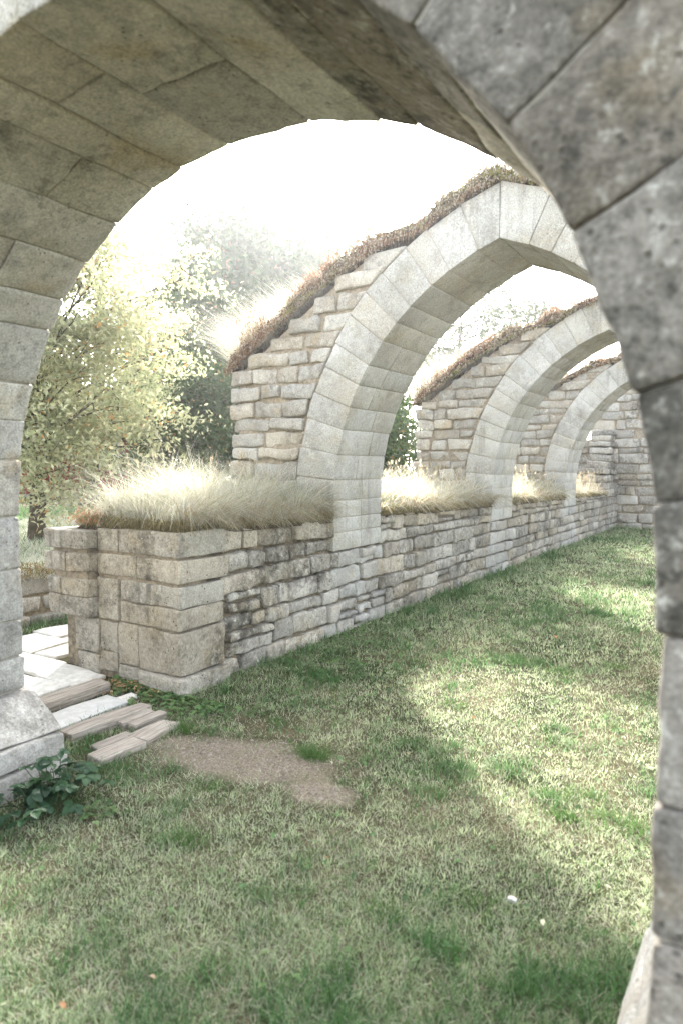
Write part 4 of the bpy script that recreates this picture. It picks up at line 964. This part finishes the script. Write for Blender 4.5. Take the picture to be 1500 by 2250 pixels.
# ------------------------------------------------------------------ broad-leaved plants
def blade_leaf(n=5, L=1.0, wid=0.36):
    t = np.linspace(0, 1, n + 1); w = wid * np.sin(np.pi * np.clip(t * 0.93 + 0.04, 0, 1)) ** 0.8
    V = []; F = []
    for i, tt in enumerate(t):
        V += [(-w[i], tt * L, 0.06 * abs(w[i]) / wid - 0.22 * tt ** 2 * L), (0, tt * L, -0.05 - 0.22 * tt ** 2 * L), (w[i], tt * L, 0.06 * abs(w[i]) / wid - 0.22 * tt ** 2 * L)]
    for i in range(n):
        F += [(3 * i, 3 * i + 1, 3 * i + 4, 3 * i + 3), (3 * i + 1, 3 * i + 2, 3 * i + 5, 3 * i + 4)]
    return np.array(V), np.array(F)
LVb, LFb = blade_leaf()
LVs, LFs = blade_leaf(2)
def trifoliate(size, s, lite=False):
    V = []; F = []; o = 0; LV_, LF_ = (LVs, LFs) if lite else (LVb, LFb)
    for a, k_ in ((0, 1.0), (1.25, 0.85), (-1.25, 0.85)):
        c_, s_ = math.cos(a), math.sin(a); v = LV_ * k_; v = np.stack([v[:, 0] * c_ - v[:, 1] * s_, v[:, 0] * s_ + v[:, 1] * c_, v[:, 2]], 1)
        V.append(v); F.append(LF_ + o); o += len(v)
    return np.concatenate(V) * size, np.concatenate(F)
plant = empty('leafy_plant', (0.60, -1.42, 0)); tag(plant, 'dark green leafy plant growing at the foot of the left pier', 'plant')
pr = np.random.default_rng(5)
leaf_me = []
for v in range(4):
    tv, tf = trifoliate(0.042 + 0.006 * v, v); cc = np.tile(np.array([(0.02, 0.055, 0.024), (0.03, 0.07, 0.03), (0.018, 0.045, 0.02), (0.04, 0.085, 0.035)][v]), (len(tv), 1))
    leaf_me.append(mesh_np('leaf', tv, [tf], colr=cc, mats=[M['weed']]))
stem_me = []
for q_ in range(95):
    bx_, by_ = 0.05 + pr.normal(0, 0.08), pr.normal(0, 0.12); ht = pr.uniform(0.03, 0.23) * math.exp(-((bx_ - 0.05) ** 2 + by_ ** 2) / 0.05)
    tip = np.array([bx_ + pr.normal(0, 0.03), by_ + pr.normal(0, 0.03), 0.03 + ht])
    o = link('leaf', leaf_me[q_ % 4], plant, tip); o.rotation_euler = (pr.uniform(-0.5, 0.3), pr.uniform(-0.4, 0.4), pr.uniform(0, 6.28))
    v, f = tube(np.array([(bx_ * 0.6, by_ * 0.6, -0.01), ((bx_ + tip[0]) / 2 * 0.9, (by_ + tip[1]) / 2 * 0.9, tip[2] * 0.6), tip]), [0.003, 0.0025, 0.002], 4)
    stem_me.append((v, f))
V, F, o_ = [], [], 0
for v, f in stem_me: V.append(v); F.append(f + o_); o_ += len(v)
link('stem', mesh_np('stem', np.concatenate(V), [np.concatenate(F)], colr=np.tile((0.09, 0.11, 0.05), (o_, 1)), mats=[M['weed']]), plant)
# clover and plantain scattered through the lawn, thick along the wall foot
wv, wf, wc, o_ = [], [], [], 0
def weed(x, y, size, colr):
    global o_
    v, f = trifoliate(size, 0, True); a = pr.uniform(0, 6.28); c_, s_ = math.cos(a), math.sin(a)
    tx, ty = pr.normal(0, 0.3), pr.normal(0, 0.3)
    v = np.stack([v[:, 0] * c_ - v[:, 1] * s_, v[:, 0] * s_ + v[:, 1] * c_, v[:, 2] + v[:, 0] * tx + v[:, 1] * ty], 1) + np.array([x, y, float(gz(x, y)[0]) + pr.uniform(0.015, 0.04)])
    wv.append(v); wf.append(f + o_); wc.append(np.tile(colr, (len(v), 1))); o_ += len(v)
def wcol(): return np.array((0.06, 0.12, 0.04)) * pr.uniform(0.7, 1.7) + np.array((0.03, 0.02, 0.01)) * pr.uniform(0, 2)
cntw = 0
while cntw < 2600:
    u = pr.uniform()
    if u < 0.62: x, y = abs(pr.normal(0, 0.55)) + 0.05, pr.uniform(0.4, 7.5)
    elif u < 0.8: x, y = pr.uniform(-0.6, 0.45), -abs(pr.normal(0, 0.14)) - 0.02
    else: x, y = pr.uniform(0.5, 3.2), pr.uniform(-1.8, 6)
    if blocked(np.array([x]), np.array([y]))[0] or earth_d(x, y)[0] < 1: continue
    if u < 0.62 and float(n2(x, y, 1.6, 200)[0]) < -0.1: continue
    weed(x, y, pr.uniform(0.012, 0.024) * (1.45 if u < 0.8 else 1.0), wcol()); cntw += 1
for (px, py) in ((480, 1560), (560, 1570), (215, 1790)):
    c_ = G(px, py)
    for _ in range(26): weed(c_[0] + pr.normal(0, 0.05), c_[1] + pr.normal(0, 0.05), pr.uniform(0.018, 0.034), wcol() * 0.9)
tag(link('clover', mesh_np('clover', np.concatenate(wv), [np.concatenate(wf)], colr=np.concatenate(wc), mats=[M['weed']])), 'small clover and plantain leaves among the lawn along the wall foot', 'weeds', kind='stuff')
# reddish creeping plant on the outer corner of the low wall top
n = 900; L = np.stack([-0.98 + pr.normal(0, 0.10, n), 0.12 + pr.normal(0, 0.08, n), 1.15 + np.abs(pr.normal(0, 0.05, n))], 1)
v, _, t_, c_ = leaves(L, pr.uniform(0.012, 0.028, n), lerp((0.40, 0.12, 0.05), (0.36, 0.24, 0.1), pr.uniform(0, 1, n)))
tag(link('red_creeper', mesh_np('red_creeper', v, [t_], smooth=False, colr=c_, mats=[M['weed']])), 'rusty red creeping leaves at the outer corner of the low wall', 'plant', kind='stuff')
# leaf litter in the doorway corner
n = 260; x = -0.45 + pr.normal(0, 0.2, n); y = -0.13 + pr.normal(0, 0.07, n); k_ = ~blocked(x, y); x, y = x[k_], y[k_]; n = len(x)
v, _, t_, c_ = leaves(np.stack([x, y, gz(x, y) + pr.uniform(0.02, 0.045, n)], 1), pr.uniform(0.015, 0.035, n), lerp((0.34, 0.17, 0.08), (0.5, 0.38, 0.2), pr.uniform(0, 1, n)), nrm_bias=(0, 0, 3), aspect=0.6)
tag(link('leaf_litter', mesh_np('leaf_litter', v, [t_], smooth=False, colr=c_, mats=[M['weed']])), 'small dry brown leaves gathered at the foot of the wall end', 'leaves', kind='stuff')
# gravel crumbs on the bare earth
n = 5200; x = pr.uniform(0.3, 1.95, n); y = pr.uniform(-1.1, 0.0, n); k_ = pr.uniform(0, 1, n) < 1 - sstep(earth_d(x, y), 0.1, 1.5); x, y = x[k_], y[k_]; n = len(x)
cen = np.stack([x, y, gz(x, y) + 0.007], 1); sz = pr.lognormal(-5.3, 0.4, n)
octa = np.array([(1, 0, 0), (0, 1, 0), (-1, 0, 0), (0, -1, 0), (0, 0, 0.7), (0, 0, -0.7)]); of = np.array([(0, 1, 4), (1, 2, 4), (2, 3, 4), (3, 0, 4), (1, 0, 5), (2, 1, 5), (3, 2, 5), (0, 3, 5)])
V = cen[:, None] + octa[None] * sz[:, None, None] * pr.uniform(0.6, 1.4, (n, 6, 1)); F = (np.arange(n) * 6)[:, None, None] + of[None]
cg = lerp((0.16, 0.125, 0.09), (0.36, 0.31, 0.25), pr.uniform(0, 1, n)); 
tag(link('gravel', mesh_np('gravel', V.reshape(-1, 3), [F.reshape(-1, 3)], smooth=False, colr=np.repeat(cg, 6, 0), mats=[M['weed']])), 'fine reddish gravel on the bare earth patch', 'gravel', kind='stuff')

# ------------------------------------------------------------------ fallen leaves, one by one
lab = [((1190, 2040), 'pale fallen leaf low in the lawn beside the right pier', 0), ((330, 2175), 'tan fallen leaf in the darker grass near the bottom', 1), ((133, 2235), 'orange brown fallen leaf at the bottom left', 2), ((715, 1905), 'small rust fallen leaf in the middle foreground', 2), ((1038, 1586), 'rust fallen leaf at the edge of the sunlit grass', 2), ((1145, 1587), 'curled brown fallen leaf on the sunlit grass', 1),
       ((1220, 1406), 'orange fallen leaf above the worn grass strip', 2), ((1223, 1215), 'small orange fallen leaf on the dark grass by the far wall', 2), ((898, 1672), 'pinkish fallen leaf beside the bare earth side of the sunlit grass', 1), ((585, 1443), 'yellow fallen leaf close to the wall foot', 0), ((1330, 1968), 'cream fallen leaf, upper one of two by the right pier', 0), ((685, 1605), 'thin brown fallen leaf above the bare earth', 2)]
for (px, lb, kc) in lab:
    c_ = G(*px); s_ = 0.024 if px[1] > 1500 else 0.05
    tv, tf = LVb * np.array([1, 1, 1.6]) * s_, LFb
    cc = np.tile(((0.60, 0.55, 0.38), (0.46, 0.33, 0.22), (0.42, 0.22, 0.11))[kc], (len(tv), 1))
    o = link('fallen_leaf', mesh_np('fallen_leaf', tv, [tf], colr=cc, mats=[M['weed']]), None, (c_[0], c_[1], float(gz(*c_)[0]) + 0.04)); o.rotation_euler = (pr.uniform(-0.3, 0.3), pr.uniform(-0.3, 0.3), pr.uniform(0, 6.28))
    tag(o, lb, 'leaf', 'fallen leaves on the lawn')
c_ = G(1124, 1985); ps = tag(empty('pale_pebble', (c_[0], c_[1], 0)), 'small white stone lying in the grass in the right foreground', 'stone')
stone('pebble', [(c_[0] - .022, c_[1] - .012), (c_[0] + .02, c_[1] - .016), (c_[0] + .014, c_[1] + .016), (c_[0] - .02, c_[1] + .011)], 0, 0.022, lambda u, v, d: st(u, v, 0.024 - d), M['concrete'], ps, gap=0, r=0.012, cell=0.012, disp=0.006, warp=0.004)
